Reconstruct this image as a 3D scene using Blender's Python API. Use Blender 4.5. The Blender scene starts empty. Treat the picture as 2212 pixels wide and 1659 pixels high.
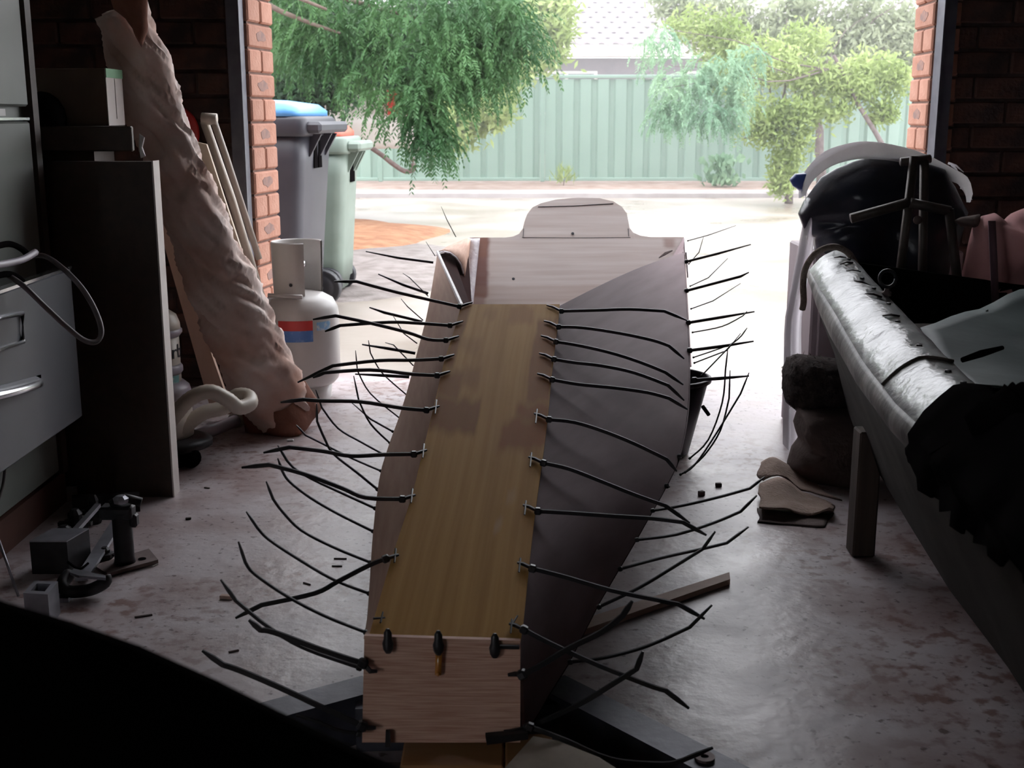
import bpy, math, random
import numpy as np
from mathutils import Vector, Matrix, noise as mnoise
random.seed(7); np.random.seed(7); mnoise.seed_set(11)
S = bpy.context.scene
C = S.collection

# ------------------------------------------------------------------ camera, sky, exposure
H = 1.0                       # eye height (sitting)
FPX = 2600.0                  # focal length in pixels of the 2212 x 1659 frame
TH = math.radians(12.6)       # looking down
cam_d = bpy.data.cameras.new('camera'); cam = bpy.data.objects.new('camera', cam_d); C.objects.link(cam)
cam.location = (0, 0, H); cam.rotation_euler = (math.pi/2 - TH, 0, 0)
cam_d.sensor_fit = 'HORIZONTAL'; cam_d.sensor_width = 36; cam_d.lens = FPX/2212*36
cam_d.clip_start = 0.02; cam_d.clip_end = 300
cam_d.dof.use_dof = True; cam_d.dof.focus_distance = 2.7; cam_d.dof.aperture_fstop = 11
S.camera = cam
world = bpy.data.worlds.new('overcast_sky'); S.world = world; world.use_nodes = True
bg = world.node_tree.nodes['Background']
bg.inputs[0].default_value = (0.94, 0.95, 1.0, 1); bg.inputs[1].default_value = 5.6
S.view_settings.view_transform = 'Standard'; S.view_settings.look = 'None'
S.view_settings.gamma = 1; S.view_settings.use_curve_mapping = False
S.view_settings.exposure = 0.0
S.cycles.max_bounces = 10; S.cycles.diffuse_bounces = 5; S.cycles.glossy_bounces = 4
S.cycles.transparent_max_bounces = 12
S.cycles.sample_clamp_indirect = 8

ct, st = math.cos(TH), math.sin(TH)
def ray(px, py):
    x = (px-1106)/FPX; y = (829.5-py)/FPX
    return Vector((x, ct + y*st, -st + y*ct))
def W(px, py, D):             # world point at ground distance D in front of the eye
    d = ray(px, py); return Vector((0, 0, H)) + d*(D/d.y)
def Z(px, py, z=0.0):         # world point at height z
    d = ray(px, py); return Vector((0, 0, H)) + d*((z-H)/d.z)
def lerp(a, b, t): return a + (b-a)*t

# ------------------------------------------------------------------ materials
def mat(name, c1, c2=None, rough=0.6, scale=6.0, bump=0.0, bscale=40.0, metal=0.0, spec=0.5, detail=6, ramp=(0.35, 0.65),
        stretch=(1, 1, 1), rand=0.0, rvar=0.0, transl=0.0, alpha=1.0, uv=False, coat=0.0):
    m = bpy.data.materials.new(name); m.use_nodes = True
    nt = m.node_tree; N = nt.nodes; L = nt.links
    b = N['Principled BSDF']
    b.inputs['Roughness'].default_value = rough; b.inputs['Metallic'].default_value = metal
    b.inputs['Specular IOR Level'].default_value = spec; b.inputs['Coat Weight'].default_value = coat
    tc = N.new('ShaderNodeTexCoord'); mp = N.new('ShaderNodeMapping'); mp.inputs['Scale'].default_value = stretch
    L.new(tc.outputs['UV' if uv else 'Object'], mp.inputs['Vector'])
    c2 = c2 or c1
    n1 = N.new('ShaderNodeTexNoise'); n1.inputs['Scale'].default_value = scale; n1.inputs['Detail'].default_value = detail
    L.new(mp.outputs[0], n1.inputs['Vector'])
    mr = N.new('ShaderNodeMapRange'); mr.inputs[1].default_value = ramp[0]; mr.inputs[2].default_value = ramp[1]
    L.new(n1.outputs['Fac'], mr.inputs[0])
    mx = N.new('ShaderNodeMix'); mx.data_type = 'RGBA'
    mx.inputs[6].default_value = (*c1, 1); mx.inputs[7].default_value = (*c2, 1)
    L.new(mr.outputs[0], mx.inputs[0])
    out = mx.outputs[2]
    if rand:
        oi = N.new('ShaderNodeObjectInfo'); hs = N.new('ShaderNodeHueSaturation')
        r2 = N.new('ShaderNodeMapRange'); r2.inputs[3].default_value = 1-rand; r2.inputs[4].default_value = 1+rand
        L.new(oi.outputs['Random'], r2.inputs[0]); L.new(r2.outputs[0], hs.inputs['Value']); L.new(out, hs.inputs['Color'])
        out = hs.outputs[0]
    L.new(out, b.inputs['Base Color'])
    if rvar:
        r3 = N.new('ShaderNodeMapRange'); r3.inputs[3].default_value = max(0.03, rough-rvar); r3.inputs[4].default_value = rough+rvar
        L.new(n1.outputs['Fac'], r3.inputs[0]); L.new(r3.outputs[0], b.inputs['Roughness'])
    if bump:
        n2 = N.new('ShaderNodeTexNoise'); n2.inputs['Scale'].default_value = bscale; n2.inputs['Detail'].default_value = 5
        L.new(mp.outputs[0], n2.inputs['Vector'])
        bp = N.new('ShaderNodeBump'); bp.inputs['Strength'].default_value = bump; bp.inputs['Distance'].default_value = 0.01
        L.new(n2.outputs['Fac'], bp.inputs['Height']); L.new(bp.outputs[0], b.inputs['Normal'])
    if transl:
        tr = N.new('ShaderNodeBsdfTranslucent'); L.new(out, tr.inputs[0])
        ms = N.new('ShaderNodeMixShader'); ms.inputs[0].default_value = transl
        L.new(b.outputs[0], ms.inputs[1]); L.new(tr.outputs[0], ms.inputs[2])
        L.new(ms.outputs[0], N['Material Output'].inputs[0])
    if alpha < 1:
        b.inputs['Alpha'].default_value = alpha
    m['out'] = 1
    return m

def stains(m, rects, dist=0.05, nscale=5.0, soft=0.015):
    """soft-edged blotches in UV space over a material's base colour: (u0,u1,v0,v1,amount,colour)"""
    nt = m.node_tree; N = nt.nodes; L = nt.links; b = N['Principled BSDF']
    src = b.inputs['Base Color'].links[0].from_socket
    tc = N.new('ShaderNodeTexCoord'); ns = N.new('ShaderNodeTexNoise'); ns.inputs['Scale'].default_value = nscale; ns.inputs['Detail'].default_value = 4
    L.new(tc.outputs['UV'], ns.inputs['Vector'])
    sub = N.new('ShaderNodeVectorMath'); sub.operation = 'SUBTRACT'; sub.inputs[1].default_value = (0.5, 0.5, 0.5); L.new(ns.outputs['Color'], sub.inputs[0])
    sc = N.new('ShaderNodeVectorMath'); sc.operation = 'SCALE'; sc.inputs['Scale'].default_value = dist; L.new(sub.outputs[0], sc.inputs[0])
    ad = N.new('ShaderNodeVectorMath'); ad.operation = 'ADD'; L.new(tc.outputs['UV'], ad.inputs[0]); L.new(sc.outputs[0], ad.inputs[1])
    sp = N.new('ShaderNodeSeparateXYZ'); L.new(ad.outputs[0], sp.inputs[0])
    def edge(sock, e, up):
        r = N.new('ShaderNodeMapRange'); r.interpolation_type = 'SMOOTHSTEP'
        r.inputs[1].default_value = e-soft; r.inputs[2].default_value = e+soft
        r.inputs[3].default_value = 0 if up else 1; r.inputs[4].default_value = 1 if up else 0
        L.new(sock, r.inputs[0]); return r.outputs[0]
    def mul(a, c):
        k = N.new('ShaderNodeMath'); k.operation = 'MULTIPLY'; L.new(a, k.inputs[0])
        if isinstance(c, float): k.inputs[1].default_value = c
        else: L.new(c, k.inputs[1])
        return k.outputs[0]
    for u0, u1, v0, v1, a, col in rects:
        f = mul(mul(edge(sp.outputs[0], u0, True), edge(sp.outputs[0], u1, False)), mul(edge(sp.outputs[1], v0, True), edge(sp.outputs[1], v1, False)))
        f = mul(f, float(a))
        mx = N.new('ShaderNodeMix'); mx.data_type = 'RGBA'; L.new(f, mx.inputs[0]); L.new(src, mx.inputs[6]); mx.inputs[7].default_value = (*col, 1)
        src = mx.outputs[2]
    L.new(src, b.inputs['Base Color'])
    return m

# ------------------------------------------------------------------ mesh building
ORG = {}
class MB:
    def __init__(s): s.v = []; s.f = []; s.uv = {}; s.T = Matrix()
    def add(s, pts, faces):
        o = len(s.v); s.v += [s.T @ Vector(p) for p in pts]; s.f += [[i+o for i in f] for f in faces]; return o
    def box(s, a, b, rot=None, pivot=None, taper=0.0, bevel=0.0):
        a = Vector(a); b = Vector(b)
        x0, y0, z0 = a; x1, y1, z1 = b
        if bevel:
            e = min(bevel, (x1-x0)*.45, (y1-y0)*.45, (z1-z0)*.45)
            pts = []
            for z, i in ((z0, e), (z0+e, 0), (z1-e, 0), (z1, e)):
                pts += [(x0+i+e*(i == 0), y0+i, z), (x1-i-e*(i == 0), y0+i, z), (x1-i, y0+i+e*(i == 0), z), (x1-i, y1-i-e*(i == 0), z),
                        (x1-i-e*(i == 0), y1-i, z), (x0+i+e*(i == 0), y1-i, z), (x0+i, y1-i-e*(i == 0), z), (x0+i, y0+i+e*(i == 0), z)]
            fs = []
            for k in range(3):
                for j in range(8): fs.append([k*8+j, k*8+(j+1) % 8, k*8+8+(j+1) % 8, k*8+8+j])
            fs += [list(range(7, -1, -1)), list(range(24, 32))]
        else:
            pts = [(x0, y0, z0), (x1, y0, z0), (x1, y1, z0), (x0, y1, z0), (x0, y0, z1), (x1, y0, z1), (x1, y1, z1), (x0, y1, z1)]
            fs = [[3, 2, 1, 0], [4, 5, 6, 7], [0, 1, 5, 4], [1, 2, 6, 5], [2, 3, 7, 6], [3, 0, 4, 7]]
        if rot is not None:
            pv = Vector(pivot) if pivot is not None else (a+b)/2
            pts = [rot @ (Vector(p)-pv) + pv for p in pts]
        s.add(pts, fs); return s
    def hexa(s, p8): s.add(p8, [[3, 2, 1, 0], [4, 5, 6, 7], [0, 1, 5, 4], [1, 2, 6, 5], [2, 3, 7, 6], [3, 0, 4, 7]]); return s
    def slab(s, poly, n, th):     # polygon pushed along n by th
        n = Vector(n)*th; k = len(poly)
        s.add([Vector(p) for p in poly] + [Vector(p)+n for p in poly],
              [list(range(k-1, -1, -1)), list(range(k, 2*k))] + [[i, (i+1) % k, k+(i+1) % k, k+i] for i in range(k)]); return s
    def loft(s, rings, closed=True, caps=True):
        n = len(rings[0]); o = s.add([p for r in rings for p in r], [])
        for k in range(len(rings)-1):
            for j in range(n if closed else n-1):
                a = o+k*n+j; b = o+k*n+(j+1) % n
                s.f.append([a, b, b+n, a+n])
        if caps and closed:
            s.f.append([o+j for j in range(n-1, -1, -1)]); s.f.append([o+(len(rings)-1)*n+j for j in range(n)])
        return s
    def tube(s, pts, r, n=8, caps=True):
        pts = [Vector(p) for p in pts]; rings = []; up = None
        for i, p in enumerate(pts):
            t = (pts[min(i+1, len(pts)-1)] - pts[max(i-1, 0)]).normalized()
            if up is None:
                up = Vector((0, 0, 1)) if abs(t.z) < .9 else Vector((1, 0, 0))
            a = t.cross(up).normalized(); up = a.cross(t).normalized()
            rr = r[i] if isinstance(r, (list, tuple)) else r
            rings.append([p + (a*math.cos(2*math.pi*j/n) + up*math.sin(2*math.pi*j/n))*rr for j in range(n)])
        return s.loft(rings, True, caps)
    def strap(s, pts, hw, th, tip=0.4):      # flat strap, wide side turned up
        pts = [Vector(p) for p in pts]; rings = []; Y = Vector((0, 1, 0.25)).normalized()
        for i, p in enumerate(pts):
            t = (pts[min(i+1, len(pts)-1)] - pts[max(i-1, 0)]).normalized()
            a = t.cross(Y).normalized(); b = t.cross(a).normalized()
            k = hw*(tip if i == len(pts)-1 else 1)
            rings.append([p+a*k+b*th, p-a*k+b*th, p-a*k-b*th, p+a*k-b*th])
        return s.loft(rings)
    def lathe(s, prof, c=(0, 0, 0), n=24, axis=None, a0=0.0, a1=2*math.pi, caps=True):
        c = Vector(c); R = axis if axis is not None else Matrix.Identity(3)
        full = abs(a1-a0-2*math.pi) < 1e-6
        k = n if full else n+1
        rings = [[c + R @ Vector((r*math.cos(a0+(a1-a0)*j/n), r*math.sin(a0+(a1-a0)*j/n), z)) for j in range(k)] for r, z in prof]
        return s.loft(rings, full, caps and full)
    def grid(s, P, uv=True):       # P[i][j] points, one-sided sheet
        n, m = len(P), len(P[0]); o = s.add([p for r in P for p in r], [])
        for i in range(n-1):
            for j in range(m-1): s.f.append([o+i*m+j, o+(i+1)*m+j, o+(i+1)*m+j+1, o+i*m+j+1])
        if uv:
            for i in range(n):
                for j in range(m): s.uv[o+i*m+j] = (i/(n-1), j/(m-1))
        return s
    def sheet(s, P, th, down=None):  # sheet with thickness along its normals
        n, m = len(P), len(P[0]); Q = []
        for i in range(n):
            r = []
            for j in range(m):
                du = Vector(P[min(i+1, n-1)][j])-Vector(P[max(i-1, 0)][j]); dv = Vector(P[i][min(j+1, m-1)])-Vector(P[i][max(j-1, 0)])
                nn = du.cross(dv).normalized(); r.append(Vector(P[i][j]) - nn*th)
            Q.append(r)
        o1 = len(s.v); s.grid(P); o2 = len(s.v); q = len(s.f); s.grid(Q)
        s.f[q:] = [f[::-1] for f in s.f[q:]]
        bd = [(i, 0) for i in range(n)] + [(n-1, j) for j in range(1, m)] + [(i, m-1) for i in range(n-2, -1, -1)] + [(0, j) for j in range(m-2, 0, -1)]
        for k in range(len(bd)):
            a = bd[k]; b = bd[(k+1) % len(bd)]
            s.f.append([o1+a[0]*m+a[1], o2+a[0]*m+a[1], o2+b[0]*m+b[1], o1+b[0]*m+b[1]])
        return s
    def blob(s, outline, D, T, rings=9, amp=0.02, scale=8.0, seed=0.0, back=0.6, tilt=0.0, cen=None, creases=0.0):
        pts = [W(x, y, D) for x, y in outline]; dense = []
        for i in range(len(pts)):
            for k in range(3): dense.append(lerp(pts[i], pts[(i+1) % len(pts)], k/3))
        c = sum(dense, Vector())/len(dense) if cen is None else W(cen[0], cen[1], D)
        R = []
        fr = [math.sin(math.pi/2*k/rings) for k in range(1, rings+1)]
        for k, q in enumerate(fr + fr[-2::-1]):
            off = -T if k < rings else T*back
            ring = []
            for p in dense:
                v = c + (p-c)*q; h = math.sqrt(max(0, 1-q*q))
                v = v + Vector((0, off*h + tilt*(v.z-c.z), 0))
                w = Vector((v.x*scale+seed, v.y*scale, v.z*scale))
                nv = mnoise.noise_vector(w)*amp*(0.35+0.65*h)
                if creases:
                    nv = nv + Vector((0, -1, 0))*creases*h*(abs(mnoise.noise(w*0.7+Vector((3, 1, seed))))*2-0.6)
                ring.append(v+nv)
            R.append(ring)
        return s.loft(R)
    def mesh(s, name, org, smooth):
        me = bpy.data.meshes.new(name)
        me.from_pydata([tuple(v-org) for v in s.v], [], s.f)
        if s.uv:
            l = me.uv_layers.new(name='UVMap'); idx = np.zeros(len(me.loops), dtype=np.int32); me.loops.foreach_get('vertex_index', idx)
            a = np.array([s.uv.get(int(i), (0.5, 0.5)) for i in idx], dtype=np.float32).ravel(); l.data.foreach_set('uv', a)
        if smooth:
            me.polygons.foreach_set('use_smooth', [True]*len(me.polygons))
        me.update(); return me
    def build(s, name, m, parent=None, smooth=False, org=None):
        if org is None:
            xs = [v.x for v in s.v]; ys = [v.y for v in s.v]; zs = [v.z for v in s.v]
            org = Vector(((min(xs)+max(xs))/2, (min(ys)+max(ys))/2, min(zs)))
        org = Vector(org)
        me = s.mesh(name, org, smooth)
        o = bpy.data.objects.new(name, me); C.objects.link(o)
        if m: me.materials.append(m)
        if smooth == 'auto':
            try: me.set_sharp_from_angle(angle=math.radians(35))
            except Exception: pass
        ORG[o.name] = org
        if parent: o.parent = parent; o.location = org-ORG[parent.name]
        else: o.location = org
        return o

def tag(o, label=None, cat=None, group=None, kind=None):
    if label: o['label'] = label
    if cat: o['category'] = cat
    if group: o['group'] = group
    if kind: o['kind'] = kind
    return o
def thing(name, loc, label, cat, group=None):
    o = bpy.data.objects.new(name, None); C.objects.link(o); o.location = loc; o.empty_display_size = .1
    ORG[o.name] = Vector(loc); return tag(o, label, cat, group)
def place(name, me, loc, parent=None, rot=None):
    o = bpy.data.objects.new(name, me); C.objects.link(o); ORG[o.name] = Vector(loc)
    if parent: o.parent = parent; o.location = Vector(loc)-ORG[parent.name]
    else: o.location = loc
    if rot: o.rotation_euler = rot
    return o
def spline(pts, k=4):
    pts = [Vector(p) for p in pts]; out = []
    for i in range(len(pts)-1):
        p0 = pts[max(i-1, 0)]; p1 = pts[i]; p2 = pts[i+1]; p3 = pts[min(i+2, len(pts)-1)]
        for j in range(k):
            t = j/k
            out.append(0.5*((2*p1) + (p2-p0)*t + (2*p0-5*p1+4*p2-p3)*t*t + (3*p1-p0-3*p2+p3)*t**3))
    return out+[pts[-1]]
def interp(tab, key, k=1):
    xs = [r[k] for r in tab]
    order = np.argsort(xs); xs = np.array(xs)[order]
    return [float(np.interp(key, xs, np.array([r[c] for r in tab])[order])) for c in range(len(tab[0]))]
def rotz(a): return Matrix.Rotation(a, 3, 'Z')
def text_mesh(s, size, depth=0.0006):
    cu = bpy.data.curves.new('t', 'FONT'); cu.body = s; cu.size = size; cu.extrude = depth; cu.align_x = 'CENTER'; cu.align_y = 'CENTER'
    o = bpy.data.objects.new('t', cu); C.objects.link(o)
    dg = bpy.context.evaluated_depsgraph_get(); me = bpy.data.meshes.new_from_object(o.evaluated_get(dg))
    vs = [Vector(v.co) for v in me.vertices]; fs = [list(p.vertices) for p in me.polygons]
    bpy.data.objects.remove(o); bpy.data.curves.remove(cu); bpy.data.meshes.remove(me)
    return vs, fs

# ------------------------------------------------------------------ palette
M = {}
gl_ = bpy.data.materials.new('window_glass'); gl_.use_nodes = True; M['window_glass'] = gl_
nt_ = gl_.node_tree; t_ = nt_.nodes.new('ShaderNodeBsdfTransparent'); t_.inputs[0].default_value = (.94, .95, .95, 1); g_ = nt_.nodes.new('ShaderNodeBsdfGlossy'); g_.inputs['Roughness'].default_value = .03
x_ = nt_.nodes.new('ShaderNodeMixShader'); x_.inputs[0].default_value = .06; nt_.links.new(t_.outputs[0], x_.inputs[1]); nt_.links.new(g_.outputs[0], x_.inputs[2]); nt_.links.new(x_.outputs[0], nt_.nodes['Material Output'].inputs[0])
M['floor'] = mat('garage_concrete', (.385, .30, .295), (.53, .47, .485), rough=.42, scale=5, bump=.22, bscale=28, rvar=.22, detail=9, ramp=(.38, .6), spec=.5)
def speckle(m, col, scale, lo, hi, amt, big=3.0, blo=.4, bhi=.6, rough=None):
    nt = m.node_tree; N = nt.nodes; L = nt.links; b = N['Principled BSDF']; src = b.inputs['Base Color'].links[0].from_socket
    tc = N.new('ShaderNodeTexCoord'); f = None
    for sc_, a0, a1 in ((scale, lo, hi), (big, blo, bhi)):
        n_ = N.new('ShaderNodeTexNoise'); n_.inputs['Scale'].default_value = sc_; n_.inputs['Detail'].default_value = 6; L.new(tc.outputs['Object'], n_.inputs['Vector'])
        r_ = N.new('ShaderNodeMapRange'); r_.inputs[1].default_value = a0; r_.inputs[2].default_value = a1; L.new(n_.outputs['Fac'], r_.inputs[0])
        if f is None: f = r_.outputs[0]
        else:
            k = N.new('ShaderNodeMath'); k.operation = 'MULTIPLY'; L.new(f, k.inputs[0]); L.new(r_.outputs[0], k.inputs[1]); f = k.outputs[0]
    k = N.new('ShaderNodeMath'); k.operation = 'MULTIPLY'; L.new(f, k.inputs[0]); k.inputs[1].default_value = amt
    mx = N.new('ShaderNodeMix'); mx.data_type = 'RGBA'; L.new(k.outputs[0], mx.inputs[0]); L.new(src, mx.inputs[6]); mx.inputs[7].default_value = (*col, 1)
    L.new(mx.outputs[2], b.inputs['Base Color'])
speckle(M['floor'], (.19, .085, .06), 26, .5, .62, .8, 1.6, .42, .58)
speckle(M['floor'], (.10, .06, .05), 55, .6, .68, .8, 4, .35, .5)
M['drive'] = mat('wet_driveway', (.25, .21, .175), (.40, .355, .32), rough=.33, scale=1.1, bump=.12, bscale=14, rvar=.2, detail=8)
M['kerb'] = mat('kerb_concrete', (.30, .27, .265), (.38, .35, .345), rough=.7, scale=3)
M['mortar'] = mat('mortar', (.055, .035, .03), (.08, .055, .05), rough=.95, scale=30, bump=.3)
M['mortar_out'] = mat('raked_mortar', (.20, .12, .095), (.26, .17, .14), rough=.95, scale=30, bump=.3)
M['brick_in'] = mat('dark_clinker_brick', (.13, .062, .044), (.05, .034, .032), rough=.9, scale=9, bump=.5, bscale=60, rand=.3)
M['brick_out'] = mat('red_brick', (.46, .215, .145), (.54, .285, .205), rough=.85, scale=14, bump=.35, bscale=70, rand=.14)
M['brick_mark'] = mat('brick_burn_mark', (.24, .17, .16), (.42, .24, .19), rough=.9, scale=40, ramp=(.3, .7))
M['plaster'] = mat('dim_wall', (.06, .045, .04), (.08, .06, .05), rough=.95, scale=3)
M['ceil'] = mat('ceiling_board', (.12, .11, .10), rough=.95)
M['jamb'] = mat('steel_jamb', (.10, .10, .13), (.14, .14, .17), rough=.45, metal=.3, scale=20)
M['white_paint'] = mat('white_paint', (.75, .74, .73), (.66, .65, .65), rough=.5, scale=12)
M['ply_yellow'] = mat('varnished_ply', (.43, .22, .052), (.54, .30, .082), rough=.7, spec=.12, scale=5, stretch=(3, .35, 1), uv=True, detail=8)
M['ply_bow'] = mat('raw_ply_pink', (.50, .265, .185), (.70, .45, .34), rough=.7, scale=6, stretch=(.5, 9, 1), uv=True, detail=8)
M['ply_grey'] = mat('grey_ply', (.215, .155, .165), (.275, .205, .215), rough=.75, spec=.2, scale=5, stretch=(.6, 3, 1), uv=True, detail=7)
M['ply_left'] = mat('tan_ply', (.45, .27, .195), (.53, .335, .25), rough=.7, scale=5, stretch=(1, 4, 1), uv=True)
M['ply_transom'] = mat('pale_ply', (.66, .57, .53), (.78, .71, .68), rough=.7, scale=4, stretch=(.5, 8, 1), uv=True, detail=8)
M['ply_shade'] = mat('shade_dark_ply', (.02, .009, .009), (.03, .013, .012), rough=.9, spec=.05, scale=8)  # near black: the shade inside the hull is put into the colour
M['tape'] = mat('glass_tape', (.62, .56, .60), (.8, .76, .78), rough=.35, scale=60, bump=.3, bscale=90)
M['resin'] = mat('amber_resin', (.42, .16, .03), (.52, .22, .05), rough=.15, scale=20, coat=.5)
M['tie'] = mat('black_nylon', (.014, .013, .015), (.02, .019, .02), rough=.42, scale=30)
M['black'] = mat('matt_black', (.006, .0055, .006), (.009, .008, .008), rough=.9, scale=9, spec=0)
M['cab'] = mat('sage_steel', (.17, .19, .17), (.22, .235, .215), rough=.45, scale=2.5, spec=.4)
M['drawer'] = mat('grey_steel', (.11, .115, .13), (.155, .16, .175), rough=.4, scale=2, metal=.15)
M['chrome'] = mat('worn_chrome', (.72, .72, .74), (.6, .6, .62), rough=.22, metal=.95, scale=20)
M['plinth'] = mat('brown_plinth', (.09, .035, .025), (.12, .05, .035), rough=.7, scale=12)
M['cable'] = mat('grey_cable', (.13, .11, .115), (.17, .15, .15), rough=.5, scale=9)
M['chip'] = mat('dark_laminate', (.05, .032, .024), (.065, .042, .03), rough=.55, scale=40)
M['edge'] = mat('cream_edging', (.75, .70, .66), (.68, .62, .58), rough=.5, scale=14)
M['carton'] = mat('white_carton', (.62, .56, .52), (.7, .65, .62), rough=.8, scale=6)
M['kraft'] = mat('brown_card', (.16, .115, .09), (.2, .145, .115), rough=.85, scale=8)
M['green_print'] = mat('green_print', (.20, .42, .24), rough=.7)
M['canvas'] = mat('pink_canvas', (.66, .40, .31), (.88, .78, .73), rough=.85, scale=5, bump=.25, bscale=26, detail=7)
M['canvas_in'] = mat('rust_canvas', (.20, .075, .045), (.30, .13, .09), rough=.9, scale=9, bump=.3)
M['pine'] = mat('pale_pine', (.66, .45, .34), (.72, .52, .41), rough=.6, scale=5, stretch=(5, 5, .6))
M['pine2'] = mat('cream_board', (.66, .54, .42), (.72, .6, .48), rough=.6, scale=5)
M['ivory'] = mat('ivory_plastic', (.64, .57, .48), (.7, .64, .56), rough=.4, scale=8)
M['lilac'] = mat('lilac_plastic', (.40, .36, .41), (.46, .41, .46), rough=.4, scale=8)
M['teal_print'] = mat('teal_label', (.20, .42, .40), (.55, .6, .55), rough=.6, scale=60, ramp=(.45, .55))
M['ink'] = mat('dark_print', (.05, .05, .06), rough=.6)
M['red'] = mat('red_plastic', (.55, .02, .02), (.62, .03, .03), rough=.4, scale=5)
M['clear'] = mat('cloudy_film', (.62, .66, .72), (.75, .78, .82), rough=.2, scale=12, alpha=.75)
M['steel'] = mat('scuffed_steel', (.30, .30, .33), (.40, .40, .44), rough=.38, metal=.75, scale=25, rvar=.12)
M['steel_dark'] = mat('oily_steel', (.012, .011, .013), (.03, .028, .031), rough=.5, metal=.3, scale=30)
M['rust'] = mat('rusty_plate', (.13, .09, .085), (.19, .14, .13), rough=.65, metal=.3, scale=30)
M['beam'] = mat('grey_box_section', (.06, .06, .075), (.10, .10, .12), rough=.5, metal=.4, scale=18, bump=.1)
M['offcut'] = mat('pale_offcut', (.40, .34, .27), (.47, .41, .33), rough=.8, scale=30)
M['plank'] = mat('orange_plank', (.28, .13, .05), (.36, .18, .07), rough=.7, scale=6, stretch=(.5, 5, 5))
M['bin_dark'] = mat('charcoal_bin', (.036, .036, .047), (.046, .046, .058), rough=.45, scale=6)
M['bin_green'] = mat('sage_bin', (.19, .24, .20), (.22, .275, .235), rough=.5, scale=6)
M['bin_blue'] = mat('blue_lid', (.10, .33, .72), (.13, .38, .76), rough=.35, scale=6)
M['bin_red'] = mat('red_lid', (.70, .12, .08), (.74, .16, .11), rough=.45, scale=6)
M['tyre'] = mat('dark_rubber', (.025, .025, .03), rough=.5)
M['gas'] = mat('white_enamel', (.60, .57, .55), (.66, .64, .62), rough=.35, scale=4)
M['gas_red'] = mat('label_red', (.62, .06, .06), rough=.5)
M['gas_blue'] = mat('label_blue', (.10, .22, .55), (.2, .32, .6), rough=.5, scale=60, ramp=(.55, .7))
M['gas_sky'] = mat('label_sky', (.30, .55, .80), (.75, .8, .85), rough=.5, scale=50, ramp=(.45, .6))
M['fence'] = mat('pale_green_steel', (.20, .30, .245), (.225, .325, .27), rough=.5, scale=.8)
M['bark'] = mat('bark_mulch', (.25, .105, .05), (.37, .19, .10), rough=.9, scale=9, bump=.8, bscale=30)
M['gravel'] = mat('wet_gravel', (.15, .125, .115), (.26, .225, .215), rough=.5, scale=9, bump=.6, bscale=40)
M['soil'] = mat('red_soil', (.22, .145, .115), (.33, .25, .215), rough=.9, scale=5, bump=.4)
M['tile'] = mat('grey_roof_tile', (.215, .185, .20), (.27, .24, .25), rough=.7, scale=5, rand=.06)
M['fascia'] = mat('cream_fascia', (.6, .57, .54), rough=.6)
M['housewall'] = mat('brown_wall', (.09, .08, .09), (.12, .10, .11), rough=.8, scale=4)
M['glass_dark'] = mat('dark_window', (.05, .05, .06), rough=.1)
M['car'] = mat('white_car_paint', (.55, .52, .49), (.6, .58, .55), rough=.25, scale=2, coat=.4)
M['wood_dark'] = mat('bark_brown', (.10, .07, .055), (.16, .12, .10), rough=.9, scale=20)
M['twig'] = mat('grey_twig', (.10, .075, .07), (.15, .12, .115), rough=.9, scale=20)
M['leaf_dark'] = mat('pepper_leaf', (.028, .085, .03), (.095, .205, .075), rough=.5, scale=1.6, spec=.25, transl=.3, ramp=(.35, .65))
M['leaf_deep'] = mat('deep_leaf', (.022, .06, .03), (.06, .12, .055), rough=.55, scale=1.3, spec=.2, transl=.25)
M['leaf_lime'] = mat('lime_leaf', (.21, .29, .085), (.40, .48, .20), rough=.55, spec=.25, scale=1.3, transl=.4)
M['leaf_blue'] = mat('bluegreen_leaf', (.15, .28, .18), (.29, .43, .27), rough=.55, spec=.25, scale=1.5, transl=.4)
M['leaf_grey'] = mat('greygreen_leaf', (.22, .26, .16), (.38, .42, .28), rough=.55, spec=.25, scale=1.2, transl=.4)
M['hull_bottom'] = mat('shade_dark_bottom', (.02, .015, .012), (.035, .028, .024), rough=.85, scale=9, spec=.15)  # shade under the old hull is put into this darker colour
M['hull_white'] = mat('chalky_white_hull', (.56, .58, .58), (.38, .40, .39), rough=.33, scale=9, bump=.9, bscale=22, rvar=.12, detail=8)
M['hull_dirty'] = mat('mottled_hull_side', (.03, .02, .014), (.23, .205, .19), ramp=(.44, .62), rough=.55, scale=7, bump=.4, bscale=24, detail=9)
M['hull_in'] = mat('green_inner_hull', (.05, .07, .065), (.07, .09, .085), rough=.6, scale=8)
M['canvas_green'] = mat('green_canvas', (.045, .07, .067), (.085, .12, .115), rough=.6, scale=6, bump=.15, bscale=12)
M['rope'] = mat('tan_rope', (.22, .17, .14), (.30, .24, .20), rough=.9, scale=90, bump=.6, bscale=200)
M['bag'] = mat('black_polythene', (.010, .012, .022), (.016, .02, .035), rough=.3, scale=6, bump=.5, bscale=9)
M['bag_blue'] = mat('blue_polythene', (.04, .08, .30), (.06, .11, .36), rough=.35, scale=6)
M['sheetwhite'] = mat('milky_polythene', (.72, .68, .72), (.8, .77, .8), rough=.35, scale=7, transl=.85, alpha=.7)
M['fluff'] = mat('white_wadding', (.78, .76, .78), (.85, .84, .85), rough=.9, scale=20, bump=.4, transl=.85)
M['fur'] = mat('brown_fleece', (.035, .024, .022), (.06, .042, .038), rough=1, scale=40, bump=.8, bscale=120)
M['cloth_brown'] = mat('brown_sacking', (.11, .078, .07), (.15, .11, .10), rough=.95, scale=10, bump=.4, bscale=50)
M['burlap'] = mat('burlap', (.33, .235, .19), (.42, .31, .26), rough=.95, scale=20, bump=.5, bscale=140)
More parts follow.
